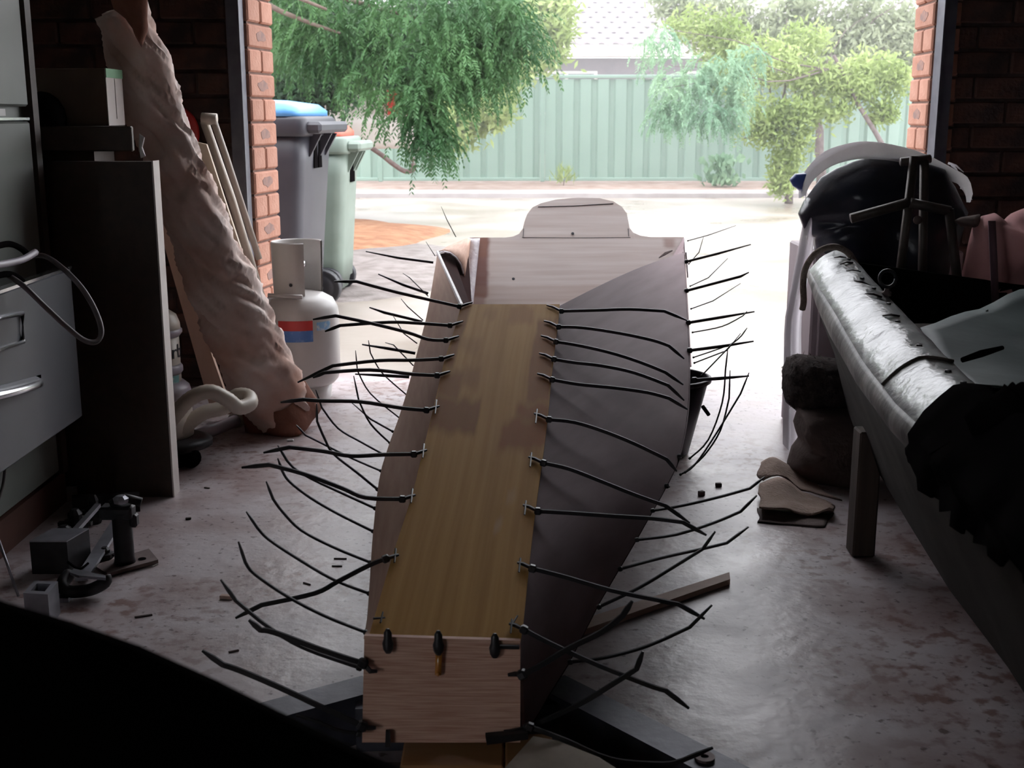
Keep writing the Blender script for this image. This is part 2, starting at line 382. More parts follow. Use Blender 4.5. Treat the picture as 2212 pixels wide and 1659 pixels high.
M['pink'] = mat('pink_bedding', (.50, .24, .24), (.62, .33, .33), rough=.9, scale=5, bump=.25, bscale=16)
M['stripe'] = mat('dark_stripe', (.16, .09, .11), rough=.9)
M['timber'] = mat('old_timber', (.05, .034, .027), (.085, .06, .048), rough=.85, scale=6, stretch=(6, 6, .6))
M['frame_metal'] = mat('brown_frame', (.055, .045, .04), (.09, .075, .065), rough=.5, metal=.3, scale=20)
M['boxgrey'] = mat('grey_cabinet', (.33, .27, .29), (.38, .31, .33), rough=.6, scale=4)
M['woodslip'] = mat('tan_offcut', (.50, .34, .27), (.58, .42, .34), rough=.7, scale=8, stretch=(1, 5, 5))
M['debris'] = mat('dark_bits', (.08, .055, .05), rough=.9)

# ------------------------------------------------------------------ setting
XL, XR, YB, YF, ZC = -1.72, 2.75, -1.7, 4.42, 2.42
def struct(o): o['kind'] = 'structure'; return o
b = MB(); n = 60
P = [[Vector((lerp(XL, XR, j/n), lerp(YB, YF+.26, i/n), 0)) for j in range(n+1)] for i in range(n+1)]
struct(MB().grid(P).build('floor', M['floor'], org=(0, 0, 0)))
struct(MB().box((XL-.1, YB-.1, ZC), (XR+.1, YF+.26, ZC+.08)).build('ceiling', M['ceil']))
WY0, WY1, WZ0, WZ1 = -1.62, -.35, .30, 1.62
b = MB()
b.box((XL-.1, YB, 0), (XL, WY0, ZC)); b.box((XL-.1, WY1, 0), (XL, YF, ZC)); b.box((XL-.1, WY0, 0), (XL, WY1, WZ0)); b.box((XL-.1, WY0, WZ1), (XL, WY1, ZC))
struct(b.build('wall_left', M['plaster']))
wn = struct(MB().box((XL-.07, WY0, WZ0), (XL+.02, WY1, WZ0+.04)).box((XL-.07, WY0, WZ1-.04), (XL-.03, WY1, WZ1)).box((XL-.07, WY0, WZ0), (XL-.03, WY0+.04, WZ1)).box((XL-.07, WY1-.04, WZ0), (XL-.03, WY1, WZ1)).build('window_1', M['white_paint']))
for k in range(2):
    y0 = WY0+.04+k*.61; MB().box((XL-.055, y0, WZ0+.04), (XL-.05, y0+.58, WZ1-.04)).build('pane', M['window_glass'], wn)
    if k: MB().box((XL-.065, y0-.03, WZ0+.04), (XL-.035, y0, WZ1-.04)).build('mullion', M['white_paint'], wn)
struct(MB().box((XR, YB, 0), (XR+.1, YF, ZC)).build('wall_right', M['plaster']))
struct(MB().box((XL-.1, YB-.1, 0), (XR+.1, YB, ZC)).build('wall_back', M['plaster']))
struct(MB().box((-.93, YF+.02, 2.12), (1.5, YF+.24, ZC)).build('wall_lintel', M['plaster']))

CH = 0.0866; BL = 0.23
def brick_mesh(l, w, h, name, m, mark=None):
    b = MB().box((0, 0, 0), (l, w, h), bevel=.005)
    me = b.mesh(name, Vector(), False); me.materials.append(m)
    return me
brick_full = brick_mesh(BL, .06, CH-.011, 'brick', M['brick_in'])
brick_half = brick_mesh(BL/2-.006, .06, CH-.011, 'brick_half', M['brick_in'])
def brick_wall(name, x0, x1, z0):
    w = struct(MB().box((x0, YF+.012, 0), (x1, YF+.24, ZC)).build(name, M['mortar']))
    k = 0; z = z0
    while z+CH < ZC:
        x = x0 + (0 if k % 2 else -BL/2-.005)
        while x < x1-.05:
            xa = max(x, x0)
            if x < x0-.01: place('brick', brick_half, (x0+.002, YF-random.uniform(0, .004), z), w)
            elif x+BL > x1+.02:
                if x+BL/2 <= x1+.02: place('brick', brick_half, (x, YF-random.uniform(0, .004), z), w)
            else: place('brick', brick_full, (x, YF-random.uniform(0, .004), z), w)
            x += BL+.01
        z += CH; k += 1
    return w
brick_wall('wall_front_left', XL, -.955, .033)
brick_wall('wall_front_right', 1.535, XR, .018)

# brick piers each side of the opening: stretcher course / header course in turn, burn marks on the stretchers
def pier(name, p_near, p_far, z0, first, side):
    a = Vector((*p_near, 0)); c = Vector((*p_far, 0)); d = (c-a); Lh = d.length; d.normalize()
    nrm = Vector((d.y, -d.x, 0))*side           # towards the opening
    inner = -nrm
    core = MB()
    q = [a+nrm*-.008, c+nrm*-.008, c-nrm*.1, a-nrm*.1]
    core.slab([q[0]+d*.006, q[1]-d*.006, q[2]-d*.006, q[3]+d*.006] if side > 0 else [q[3]+d*.006, q[2]-d*.006, q[1]-d*.006, q[0]+d*.006], (0, 0, 1), ZC-.01)
    w = struct(core.build(name, M['mortar_out']))
    ang = math.atan2(d.y, d.x)
    def mk(l, nm):
        bb = MB(); bb.T = Matrix.Rotation(ang, 4, 'Z')
        bb.box((0, -.10 if side < 0 else 0, 0), (l, 0 if side < 0 else .10, CH-.008), bevel=.006)
        me = bb.mesh(nm, Vector(), False); me.materials.append(M['brick_out']); return me
    # local y runs to the left of d
    full = mk(Lh, 'pier_brick'); hal = mk(Lh/2-.003, 'pier_header')
    mk_mark = []
    for v in range(3):
        bb = MB(); bb.T = Matrix.Rotation(ang, 4, 'Z'); rng = random.Random(v+3)
        pts = [(Lh/2+math.cos(t)*Lh*.22*rng.uniform(.75, 1.15), 0, CH*.46+math.sin(t)*CH*.22*rng.uniform(.7, 1.2)) for t in [2*math.pi*i/12 for i in range(12)]]
        sg = 1 if side < 0 else -1
        pts = [Vector((x, sg*.0012, z)) for x, y, z in pts]
        bb.slab(pts if side > 0 else pts[::-1], (0, -sg, 0), .002)
        me = bb.mesh('burn_mark', Vector(), False); me.materials.append(M['brick_mark']); mk_mark.append(me)
    z = z0; k = 0
    while z+CH < ZC:
        j = nrm*random.uniform(0, .003)
        if (k+first) % 2 == 0:
            o = place('brick', full, a+j+Vector((0, 0, z)), w)
            place('burn_mark', random.choice(mk_mark), a+j+Vector((0, 0, z)), o)
        else:
            place('brick', hal, a+j+Vector((0, 0, z)), w)
            place('brick', hal, a+j+d*(Lh/2+.003)+nrm*random.uniform(0, .003)+Vector((0, 0, z)), w)
        z += CH; k += 1
    return w
# left: reveal runs from the inside corner to the outside corner, opening lies to its right
pier('wall_pier_left', (-.932, YF), (-.893, YF+.24), .025, 0, 1)
pier('wall_pier_right', (1.485, YF), (1.498, YF+.24), .010, 1, -1)
# steel jambs / door tracks
def jamb(name, x0, x1, y, lip):
    b = MB().box((x0, y-.05, 0), (x1, y, ZC)); b.box((lip-.004, y-.075, 0), (lip+.004, y-.05, ZC))
    return struct(b.build(name, M['jamb']))
jamb('trim_1', -.995, -.945, YF-.012, -.948)
jamb('trim_2', 1.493, 1.545, YF-.012, 1.497)
s_ = MB().slab([W(505, 42, 4.37), W(511, 42, 4.37), W(521, 172, 4.37), W(515, 172, 4.37)], (0, 1, 0), .02)
struct(s_.build('trim_3', M['white_paint']))

# ------------------------------------------------------------------ outside ground
n = 40
P = [[Vector((lerp(-14, 16, j/n), lerp(YF+.26, 15.2, i/n), -.012)) for j in range(n+1)] for i in range(n+1)]
struct(MB().grid(P).build('driveway', M['drive'], org=(0, 0, 0)))
struct(MB().box((-30, 15.2, -.3), (34, 15.55, .07), bevel=.03).build('kerb', M['kerb']))
struct(MB().box((-30, 15.55, -.3), (34, 40, .045)).build('verge_ground', M['soil']))
struct(MB().box((-30, YF+.3, -.4), (-13.5, 15.2, -.02)).build('ground_side', M['soil']))
struct(MB().box((XL-3.5, YF+.02, 0), (XL-.1, YF+.24, ZC)).build('wall_outside_left', M['brick_out']))
def patch(name, cx, cy, rx, ry, z, m, label, seed):
    b = MB(); R = []
    rng = random.Random(seed)
    for k in range(9):
        q = k/8; ring = []
        for j in range(36):
            a = 2*math.pi*j/36; f = 1+.22*mnoise.noise(Vector((math.cos(a)*1.5, math.sin(a)*1.5, seed)))
            x = cx+math.cos(a)*rx*q*f; y = cy+math.sin(a)*ry*q*f
            ring.append(Vector((x, y, -.012 + z*(1-q**3)+.02*(1-q)*mnoise.noise(Vector((x*5, y*5, seed))))))
        R.append(ring)
    b.loft(R, True, False)
    o = b.build(name, m, smooth=True); tag(o, label, 'ground cover', kind='stuff'); return o
patch('wet_gravel', -.95, 8.2, .85, 1.5, .02, M['gravel'], 'patch of dark wet gravel beside the driveway', 5.1)
patch('bark_mulch', -1.55, 10.4, .95, 1.5, .07, M['bark'], 'bed of orange bark mulch beyond the wheelie bins', 2.2)

# rain mist hanging over the road
mm = bpy.data.materials.new('rain_mist'); mm.use_nodes = True; nt_ = mm.node_tree; nt_.nodes.remove(nt_.nodes['Principled BSDF'])
vs_ = nt_.nodes.new('ShaderNodeVolumeScatter'); vs_.inputs['Density'].default_value = .012; vs_.inputs['Anisotropy'].default_value = .2
nt_.links.new(vs_.outputs[0], nt_.nodes['Material Output'].inputs['Volume'])
mo = MB().box((-30, 7.8, .0), (34, 44, 9)).build('rain_mist', mm); tag(mo, 'thin rain mist over the road and the gardens beyond', 'mist', kind='stuff')

# ------------------------------------------------------------------ fence
YFN = 17.8
fx = [-13.3+2.36*i for i in range(12)]
off = W(1172, 300, YFN).x
i0 = min(fx, key=lambda v: abs(v-off)); fx = [x + off-i0 for x in fx]
fence = thing('steel_fence', (0, YFN, .05), 'pale green ribbed steel fence along the far side of the road', 'fence')
ZT = W(1172, 160, YFN).z
prof = []
for k in range(25):
    u = k/24; ph = (u*9) % 1
    prof.append((u, .018 if ph < .55 else -.018))
pan = MB()
us = []
for r in range(9):
    for t, dpt in ((0, .016), (.58, .016), (.68, -.02), (.9, -.02)): us.append(((r+t)/9, dpt))
us.append((1, .016))
w_ = 2.36-.07
pts = []
for z in (0, ZT-.16):
    pts.append([Vector((u*w_, -d_, z)) for u, d_ in us])
pan.loft(pts, False)
pts2 = [[p+Vector((0, .004, 0)) for p in r][::-1] for r in pts]; pan.loft(pts2, False)
pan_me = pan.mesh('sheet', Vector(), False); pan_me.materials.append(M['fence'])
post_me = MB().box((-.033, -.034, 0), (.033, .034, ZT-.03), bevel=.008).mesh('post', Vector(), False); post_me.materials.append(M['fence'])
cap_me = MB().box((-.04, -.042, 0), (.04, .042, .02), bevel=.006).mesh('post_cap', Vector(), False); cap_me.materials.append(M['fence'])
rail_me = MB().box((0, -.03, 0), (w_, .03, .05), bevel=.008).mesh('rail', Vector(), False); rail_me.materials.append(M['fence'])
for x in fx:
    p = place('post', post_me, (x, YFN, .05), fence); place('post_cap', cap_me, (x, YFN, ZT+.02), p)
for x in fx[:-1]:
    place('sheet', pan_me, (x+.035, YFN, .09), fence)
    place('rail', rail_me, (x+.035, YFN, ZT-.06), fence); place('rail', rail_me, (x+.035, YFN, .06), fence)

# ------------------------------------------------------------------ neighbour's house
YH = 30.0
house = thing('neighbour_house', (2, YH, .045), 'brick house with grey tiled roof standing behind the fence', 'house')
ez = W(1300, 118, YH).z
MB().box((-6.5, YH+.6, .045), (12, YH+5, ez-.05)).build('wall', M['housewall'], house)
MB().box((-7, YH-.02, ez-.02), (12.5, YH+.02, ez+.24)).build('fascia', M['fascia'], house)
MB().box((-7, YH, ez-.04), (12.5, YH+.62, ez-.02)).build('eave_soffit', M['fascia'], house)
for wx in (.6, 4.2):
    f = MB().box((wx, YH+.55, 1.0), (wx+1.5, YH+.6, 2.05)).build('window', M['fascia'], house)
    for k in range(2): MB().box((wx+.06+.72*k, YH+.53, 1.06), (wx+.7+.72*k, YH+.56, 1.99)).build('pane', M['glass_dark'], f)
pit = math.radians(24)
MB().hexa([(-7, YH, ez+.19), (12.5, YH, ez+.19), (12.5, YH+6, ez+.19+6*math.tan(pit)), (-7, YH+6, ez+.19+6*math.tan(pit)),
           (-7, YH, ez+.23), (12.5, YH, ez+.23), (12.5, YH+6, ez+.23+6*math.tan(pit)), (-7, YH+6, ez+.23+6*math.tan(pit))]).build('roof_deck', M['tile'], house)
tb = MB(); tw = .34; tl = .42; nn = 8
top = []
for v, lift in ((0, .055), (tl, .02)):
    top.append([Vector((tw*j/nn, v*math.cos(pit), v*math.sin(pit)+lift+.028*math.sin(2*math.pi*j/nn))) for j in range(nn+1)])
tb.loft(top, False); tb.loft([[p-Vector((0, 0, .05)) for p in top[0]], top[0]], False)
tile_me = tb.mesh('roof_tile', Vector(), True); tile_me.materials.append(M['tile'])
for r in range(14):
    for c in range(20):
        place('roof_tile', tile_me, (-1.0+c*tw+(tw/2 if r % 2 else 0), YH-.06+r*.36*math.cos(pit), ez+.23+r*.36*math.sin(pit)), house)

# ------------------------------------------------------------------ plants
def leaves_mesh(fr):      # list of (pos, dir, normal, length, width)
    V = np.zeros((len(fr)*4, 3), dtype=np.float32)
    for i, (p, d, s_, l, w) in enumerate(fr):
        V[4*i] = p; V[4*i+1] = p+d*l*.45+s_*w; V[4*i+2] = p+d*l; V[4*i+3] = p+d*l*.45-s_*w
    return V
def leaf_object(name, V, m, parent):
    k = len(V)//4; me = bpy.data.meshes.new(name)
    org = np.array(ORG[parent.name], dtype=np.float32)
    me.vertices.add(len(V)); me.vertices.foreach_set('co', (V-org).ravel())
    me.loops.add(4*k); me.loops.foreach_set('vertex_index', np.arange(4*k, dtype=np.int32))
    me.polygons.add(k); me.polygons.foreach_set('loop_start', np.arange(0, 4*k, 4, dtype=np.int32))
    me.update(); me.validate(); me.materials.append(m)
    o = bpy.data.objects.new(name, me); C.objects.link(o); o.parent = parent; ORG[o.name] = ORG[parent.name]; o['kind'] = 'stuff'; return o
rs = np.random.RandomState(3)
def unit(v): return v/(np.linalg.norm(v)+1e-9)
def fronds(clumps, per, length, leaf, width, droop, nl=14):
    fr = []
    for (px, py, D, rx, rz) in clumps:
        c = np.array(W(px, py, D)); sx = rx*D/FPX; sz = rz*D/FPX
        for _ in range(per):
            q = unit(rs.normal(size=3))*rs.uniform(.15, 1)**.5
            p = c+q*np.array([sx, max(sx, sz)*.8, sz])
            d = unit(np.array([rs.normal()*.8, rs.normal()*.8, rs.normal()*.4])); L = length*rs.uniform(.6, 1.25)
            side = unit(np.cross(d, [0, 0, 1])+rs.normal(size=3)*.3)
            pos = p.copy()
            for k in range(nl):
                t = k/nl; d = unit(d+np.array([0, 0, -droop/nl*2.2]))
                pos = pos+d*L/nl
                for sg in (-1, 1):
                    ld = unit(d*.75+side*sg*.8+np.array([0, 0, -.25]))
                    fr.append((pos, ld, unit(np.cross(ld, rs.normal(size=3))), leaf*rs.uniform(.7, 1.2)*(1-.4*t), width))
    return leaves_mesh(fr)
def tufts(clumps, per, leaf, width):
    fr = []
    for (px, py, D, rx, rz) in clumps:
        c = np.array(W(px, py, D)); sx = rx*D/FPX; sz = rz*D/FPX
        for _ in range(per//6):
            q = unit(rs.normal(size=3))*rs.uniform(.1, 1)**.5
            p = c+q*np.array([sx, max(sx, sz)*.8, sz])
            for k in range(6):
                d = unit(rs.normal(size=3)+np.array([0, 0, .2])); 
                fr.append((p+rs.normal(size=3)*leaf*.6, d, unit(np.cross(d, rs.normal(size=3))), leaf*rs.uniform(.6, 1.3), width))
    return leaves_mesh(fr)
def branches(root, targets, r0, parent, m, name='branch', wob=.12):
    for i, t in enumerate(targets):
        b = MB(); t = Vector(t); p = []
        for k in range(9):
            u = k/8; q = lerp(root, t, u); w_ = math.sin(u*math.pi)*wob
            p.append(q+Vector(mnoise.noise_vector(Vector((i*3.1, u*2.2, 1.7))))*w_)
        b.tube(p, [max(.004, r0*(1-.8*k/8)) for k in range(9)], 6); b.build(name, m, parent, True)
def trunk(base, top, r0, r1, parent, m):
    b = MB(); b.tube([lerp(base, top, k/6)+Vector(mnoise.noise_vector(Vector((k*.6, base.x, 2))))*.06*(k > 0) for k in range(7)], [lerp(r0, r1, k/6) for k in range(7)], 10)
    b.build('trunk', m, parent, True)

# pepper tree hanging over the bins
base = Vector((-3.1, 8.9, -.02))
tr = thing('pepper_tree', base, 'dark green pepper tree with long drooping fronds hanging beside the opening', 'tree')
trunk(base, Vector((-2.9, 9.0, 2.5)), .16, .11, tr, M['wood_dark'])
branches(Vector((-2.9, 9.0, 2.4)), [W(1130, -60, 9), W(980, -90, 8.6), W(820, -40, 9.2), W(735, 72, 8.8), W(705, 20, 8.4), W(900, 40, 9)], .05, tr, M['wood_dark'])
cl = [(620, 10, 9.2, 60, 60), (700, 20, 9, 70, 70), (790, 30, 9, 80, 80), (880, 60, 8.8, 80, 90), (960, 60, 8.8, 80, 90), (1040, 50, 9, 70, 80), (1090, 40, 9, 60, 70), (1125, 60, 9, 30, 70),
      (760, 120, 9, 70, 60), (850, 160, 8.8, 70, 60), (930, 190, 8.7, 60, 60), (905, 240, 8.7, 36, 40), (935, 280, 8.7, 22, 40), (1000, 150, 9, 50, 60), (960, 130, 9, 60, 60),
      (1060, 130, 9, 45, 50), (850, -60, 9, 300, 70), (640, 80, 9.5, 60, 50), (1020, 20, 9, 120, 60), (700, 90, 9.2, 80, 60)]
leaf_object('foliage', fronds(cl, 62, .34, .062, .0075, 1.0), M['leaf_dark'], tr)
# dark evergreen behind the bins
base = Vector((-2.35, 10.7, -.012))
tr = thing('evergreen_shrub', base, 'deep green bushy evergreen behind the blue lidded bin', 'shrub')
trunk(base, Vector((-2.3, 10.7, 1.5)), .08, .04, tr, M['wood_dark'])
branches(Vector((-2.3, 10.7, 1.2)), [W(640, 60, 10.6), W(720, 120, 10.6), W(780, 60, 10.8)], .03, tr, M['wood_dark'])
cl = [(620, 100, 10.6, 60, 80), (690, 90, 10.7, 70, 80), (760, 120, 10.6, 60, 70), (640, 175, 10.5, 60, 45), (715, 185, 10.5, 55, 45), (800, 100, 10.8, 70, 80), (825, 130, 10.9, 55, 45), (680, 20, 10.8, 90, 60), (900, 80, 10.9, 80, 80), (980, 60, 11, 90, 80), (1050, 50, 11, 70, 60), (930, 150, 11, 60, 50), (990, 140, 11, 60, 50), (620, 215, 10.5, 40, 40), (600, 40, 10.6, 60, 90)]
leaf_object('foliage', tufts(cl, 2200, .085, .018), M['leaf_deep'], tr)
# lime shrub against the fence, left
base = Vector((-2.3, 16.6, .045))
tr = thing('lime_shrub', base, 'lime green feathery shrub growing against the fence, left of the house', 'shrub')
trunk(base, Vector((-1.6, 16.4, 1.6)), .07, .03, tr, M['twig'])
branches(Vector((-1.7, 16.4, 1.4)), [W(1170, 40, 16), W(1100, 130, 15.5), W(1000, 90, 16), W(1030, 240, 15.6), W(960, 280, 15.8)], .03, tr, M['twig'])
cl = [(1150, 60, 16, 55, 55), (1185, 90, 16, 40, 50), (1110, 130, 15.8, 50, 45), (1060, 190, 15.6, 50, 45), (1030, 240, 15.5, 50, 45), (985, 280, 15.5, 45, 35), (1060, 230, 15.4, 30, 40), (1120, 20, 16.2, 70, 50), (1080, 70, 16, 80, 60), (1000, 180, 16, 60, 60), (960, 240, 15.8, 40, 40), (1190, 30, 16.2, 45, 45)]
leaf_object('foliage', tufts(cl, 1500, .13, .022), M['leaf_lime'], tr)
# right: feathery blue-green wattle
base = Vector((4.6, 13.9, -.012))
tr = thing('wattle_tree', base, 'soft blue green feathery tree drooping in front of the fence, right of the house', 'tree')
trunk(base, W(1800, 120, 13.9), .035, .02, tr, M['twig'])
branches(W(1790, 150, 13.9), [W(1440, 190, 13.2), W(1600, 140, 13.6), W(1430, 60, 13.6)], .011, tr, M['twig'], wob=.3)
cl = [(1460, 190, 13.2, 45, 40), (1500, 160, 13.3, 55, 45), (1550, 150, 13.3, 55, 45), (1590, 190, 13.3, 40, 45), (1450, 235, 13.1, 40, 30), (1510, 230, 13.1, 50, 35), (1570, 245, 13.2, 35, 30), (1610, 130, 13.5, 40, 40), (1425, 90, 13.5, 45, 40)]
leaf_object('foliage', fronds(cl, 48, .32, .06, .008, 1.1), M['leaf_blue'], tr)
# right: lime shrub with bright young leaves
base = W(1705, 415, 15.3); base.z = -.012
base = Vector((W(1705, 415, 14.2).x, 14.2, -.012))
tr = thing('broadleaf_shrub', base, 'bright yellow green leafy shrub reaching from the kerb, behind the black plastic bundle', 'shrub')
trunk(base, W(1690, 200, 14.4), .05, .025, tr, M['twig'])
branches(W(1695, 280, 14.3), [W(1620, 100, 14.4), W(1740, 120, 14.4), W(1860, 140, 14.4), W(1940, 180, 14.2), W(1600, 300, 14), W(1800, 220, 14), W(1700, 40, 14.4), W(1830, 60, 14.4)], .02, tr, M['twig'])
cl = [(1600, 170, 14.4, 70, 60), (1560, 120, 14.5, 60, 60), (1640, 120, 14.2, 60, 50), (1700, 150, 14, 60, 45), (1760, 180, 14, 55, 40), (1820, 170, 14, 60, 35), (1880, 150, 14.2, 55, 35), (1935, 170, 14, 35, 40), (1660, 250, 13.8, 50, 30), (1720, 245, 13.8, 50, 35), (1650, 290, 13.8, 50, 25), (1720, 300, 13.8, 40, 30),
      (1700, 350, 13.8, 35, 35), (1690, 390, 13.8, 26, 22), (1790, 240, 13.9, 50, 25), (1910, 245, 14, 30, 18), (1850, 200, 14, 50, 25), (1500, 60, 14.6, 60, 40), (1570, 80, 14.5, 50, 40), (1745, 90, 14.4, 60, 40)]
leaf_object('foliage', tufts(cl, 640, .085, .015), M['leaf_lime'], tr)
# right, further: grey green thin-branched tree
base = Vector((W(1780, 300, 16.6).x, 16.6, .045))
tr = thing('thin_branched_tree', base, 'grey green tree with bare thin branches rising over the fence', 'tree')
trunk(base, W(1760, 160, 16.6), .07, .04, tr, M['twig'])
tg = [W(1560+rs.uniform(0, 420), -40+rs.uniform(0, 150), 16+rs.uniform(0, 1)) for _ in range(22)] + [W(1400, 80, 16.4), W(1440, 20, 16.4), W(1420, 140, 16.3), W(1480, 100, 16.2)]
branches(W(1760, 190, 16.6), tg, .02, tr, M['twig'], wob=.4)
cl = [(1560+50*k, 30+30*(k % 3), 16.5, 55, 50) for k in range(9)] + [(1560+50*k, 110+40*(k % 2), 16.3, 45, 40) for k in range(9)] + [(1460, 20, 16.5, 50, 40), (1520, 60, 16.6, 60, 50), (1880, 90, 16.5, 80, 40), (1950, 60, 16.5, 40, 80), (1700, -20, 16.6, 250, 40)]
leaf_object('foliage', tufts(cl, 700, .11, .02), M['leaf_grey'], tr)
# weeds at the foot of the fence
def weed(px, py, D, label, m, up, nlv, l, w, rad):
    base = Vector((W(px, py, D).x, D, .045))
    t = thing('weed', base, label, 'weed')
    MB().tube([base, base+Vector((.02, 0, up*.6))], .006, 5).build('stem', M['twig'], t)
    fr = []
    for k in range(nlv):
        d = unit(np.array([rs.normal()*.6, rs.normal()*.6, .9])); 
        fr.append((np.array(base)+np.array([rs.normal()*rad, rs.normal()*rad, rs.uniform(0, up)]), d, unit(np.cross(d, rs.normal(size=3))), l, w))
    leaf_object('foliage', leaves_mesh(fr), m, t)
weed(1217, 400, 16.9, 'thin straw coloured weed at the foot of the fence', M['leaf_lime'], .2, 70, .16, .012, .08)
weed(1558, 402, 16.6, 'dense round green weed at the foot of the fence', M['leaf_blue'], .36, 260, .12, .035, .12)

# ------------------------------------------------------------------ white vehicle behind the tree
car = thing('white_car', (-2.4, 12.2, -.012), 'back end of a white vehicle with a towbar, half hidden by hanging leaves', 'car')
b = MB()
side = [(-4.6, .62), (-.95, .70), (-.86, .78), (-.88, 1.12), (-1.0, 1.2), (-1.16, 1.65), (-1.4, 1.78), (-4.6, 1.78)]
b.loft([[Vector((x+.05*(abs(y-12.2) > .7), y, z)) for x, z in side] for y in (11.35, 11.42, 12.95, 13.02)])
b.build('body', M['car'], car, True)
MB().box((-1.0, 11.36, .66), (-.8, 13.0, .8), bevel=.03).build('bumper', M['car'], car)
MB().box((-1.14, 11.32, 1.0), (-.95, 11.36, 1.25)).build('tail_light', M['red'], car)
MB().box((-3.2, 11.33, 1.28), (-1.6, 11.36, 1.66)).build('side_window', M['glass_dark'], car)
for x in (-2.15, -4.2):
    MB().lathe([(.12, -.1), (.38, -.1), (.4, -.06), (.4, .06), (.38, .1), (.12, .1)], (x, 11.5, .39), 24, Matrix.Rotation(math.pi/2, 3, 'X')).build('wheel', M['tyre'], car, True)
tb_ = thing('towbar', W(850, 340, 11.2), 'curved dark towbar with ball standing out behind the white vehicle', 'towbar') if False else None
b = MB(); b.tube(spline([W(800, 318, 11.2), W(825, 335, 11.2), W(850, 355, 11.2), W(875, 370, 11.2), W(893, 366, 11.2), W(893, 352, 11.2)]), .022, 8); b.lathe([(0, -.03), (.03, 0), (0, .03)], W(892, 345, 11.2), 10)
b.build('towbar', M['rust'], car, True)

# ------------------------------------------------------------------ wheelie bins
def wheelie_bin(loc, ang, hw, hd, hh, mb_, ml, label, tw_, wx_=.8):
    t = thing('wheelie_bin', loc, label, 'bin', None)
    T = Matrix.Translation(loc) @ Matrix.Rotation(ang, 4, 'Z')
    def mb():
        b = MB(); b.T = T; return b
    def rr(x, y, r, z, sx=0):
        pts = []
        for cx, cy, a0 in ((x-r, -y+r, -90), (x-r, y-r, 0), (-x+r, y-r, 90), (-x+r, -y+r, 180)):
            for k in range(4):
                a = math.radians(a0+30*k); pts.append(Vector((cx+r*math.cos(a)+sx, cy+r*math.sin(a), z)))
        return pts
    b = mb()
    rings = [rr(hd*.76, hw*.8, .05, .03, -.02), rr(hd*.79, hw*.83, .06, .1, -.01)]
    rings += [rr(lerp(hd*.79, hd*.96, k/6), lerp(hw*.83, hw*.96, k/6), .06, lerp(.1, hh-.1, k/6)) for k in range(7)]
    b.loft(rings); b.build('body', mb_, t, True)
    b = mb(); b.loft([rr(hd, hw, .05, hh-.1), rr(hd*1.02, hw*1.03, .05, hh-.085), rr(hd*1.02, hw*1.03, .05, hh-.02), rr(hd*.98, hw, .05, hh-.005)]); b.build('rim', mb_, t, True)
    b = mb(); b.loft([rr(hd*1.03, hw*1.02, .06, hh-.004, -.04), rr(hd*1.03, hw*1.02, .06, hh+.022, -.04), rr(hd*.95, hw*.95, .07, hh+.055, -.05), rr(hd*.6, hw*.7, .08, hh+.075, -.06)]); b.build('lid', ml, t, True)
    # handle bar under the rim at the back, with two webs
    b = mb(); b.box((hd*.97, -hw*.9, hh-.085), (hd+.075, hw*.9, hh-.03), bevel=.015); b.build('handle', mb_, t)
    for y in (-hw*.5, hw*.15, hw*.5):
        b = mb(); b.hexa([(hd*.9, y-.008, hh-.2), (hd*.9, y+.008, hh-.2), (hd*.955, y+.008, hh-.2), (hd*.955, y-.008, hh-.2), (hd*.94, y-.008, hh-.09), (hd*.94, y+.008, hh-.09), (hd+.045, y+.008, hh-.09), (hd+.045, y-.008, hh-.09)])
        b.build('web', mb_, t)
    for y in (-.25, .02):
        b = mb(); b.box((hd*.935, y*hw-.0, hh-.26), (hd*.955, y*hw+.055, hh-.11)); b.build('handle_slot', M['black'], t)
    b = mb(); b.tube([(hd*wx_, -hw*.82, tw_), (hd*wx_, hw*.82, tw_)], .012, 8); b.build('axle', M['steel_dark'], t)
    for y in (-hw*.86, hw*.86):
        b = mb(); b.lathe([(.03, -.03), (tw_*.62, -.03), (tw_*.7, -.022), (tw_*.95, -.03), (tw_, -.02), (tw_, .02), (tw_*.95, .03), (tw_*.7, .022), (tw_*.62, .03), (.03, .03)], (hd*wx_, y, tw_), 24, Matrix.Rotation(math.pi/2, 3, 'X')); b.build('wheel', M['tyre'], t, True)
    return t
wheelie_bin(Vector((-1.325, 6.27, -.012)), math.radians(-7), .29, .36, 1.01, M['bin_dark'], M['bin_blue'], 'tall charcoal wheelie bin with blue lid beside the brick pier', .098, .76)
wheelie_bin(Vector((-1.165, 6.98, -.012)), math.radians(-4), .22, .27, .90, M['bin_green'], M['bin_red'], 'smaller sage green wheelie bin with red lid behind the charcoal one', .085, .5)

# ------------------------------------------------------------------ gas bottle
gx, gy = -.762, 4.27
gas = thing('gas_bottle', (gx, gy, 0), 'white gas bottle with red and blue label standing at the brick pier', 'gas bottle')
MB().lathe([(.118, .055), (.132, .07), (.14, .1), (.14, .30), (.136, .33), (.12, .36), (.085, .38), (.03, .388), (0, .389)], (gx, gy, 0), 36).build('body', M['gas'], gas, True)
b = MB(); b.lathe([(.105, 0), (.108, .06), (.102, .06), (.1, 0), (.105, 0)], (gx, gy, 0), 32, None, 0, 2*math.pi, False); b.build('foot_ring', M['gas'], gas, True)
for a in (-.9, .3): 
    b = MB(); b.lathe([(.109, .022), (.1095, .022), (.1095, .036), (.109, .036)], (gx, gy, 0), 6, None, -math.pi/2+a-.2, -math.pi/2+a+.2); b.build('foot_slot', M['black'], gas)
b = MB(); b.lathe([(.088, .372), (.092, .56), (.089, .565), (.086, .56), (.083, .372)], (gx, gy, 0), 40, None, math.radians(25), math.radians(294)); b.build('collar', M['gas'], gas, True)
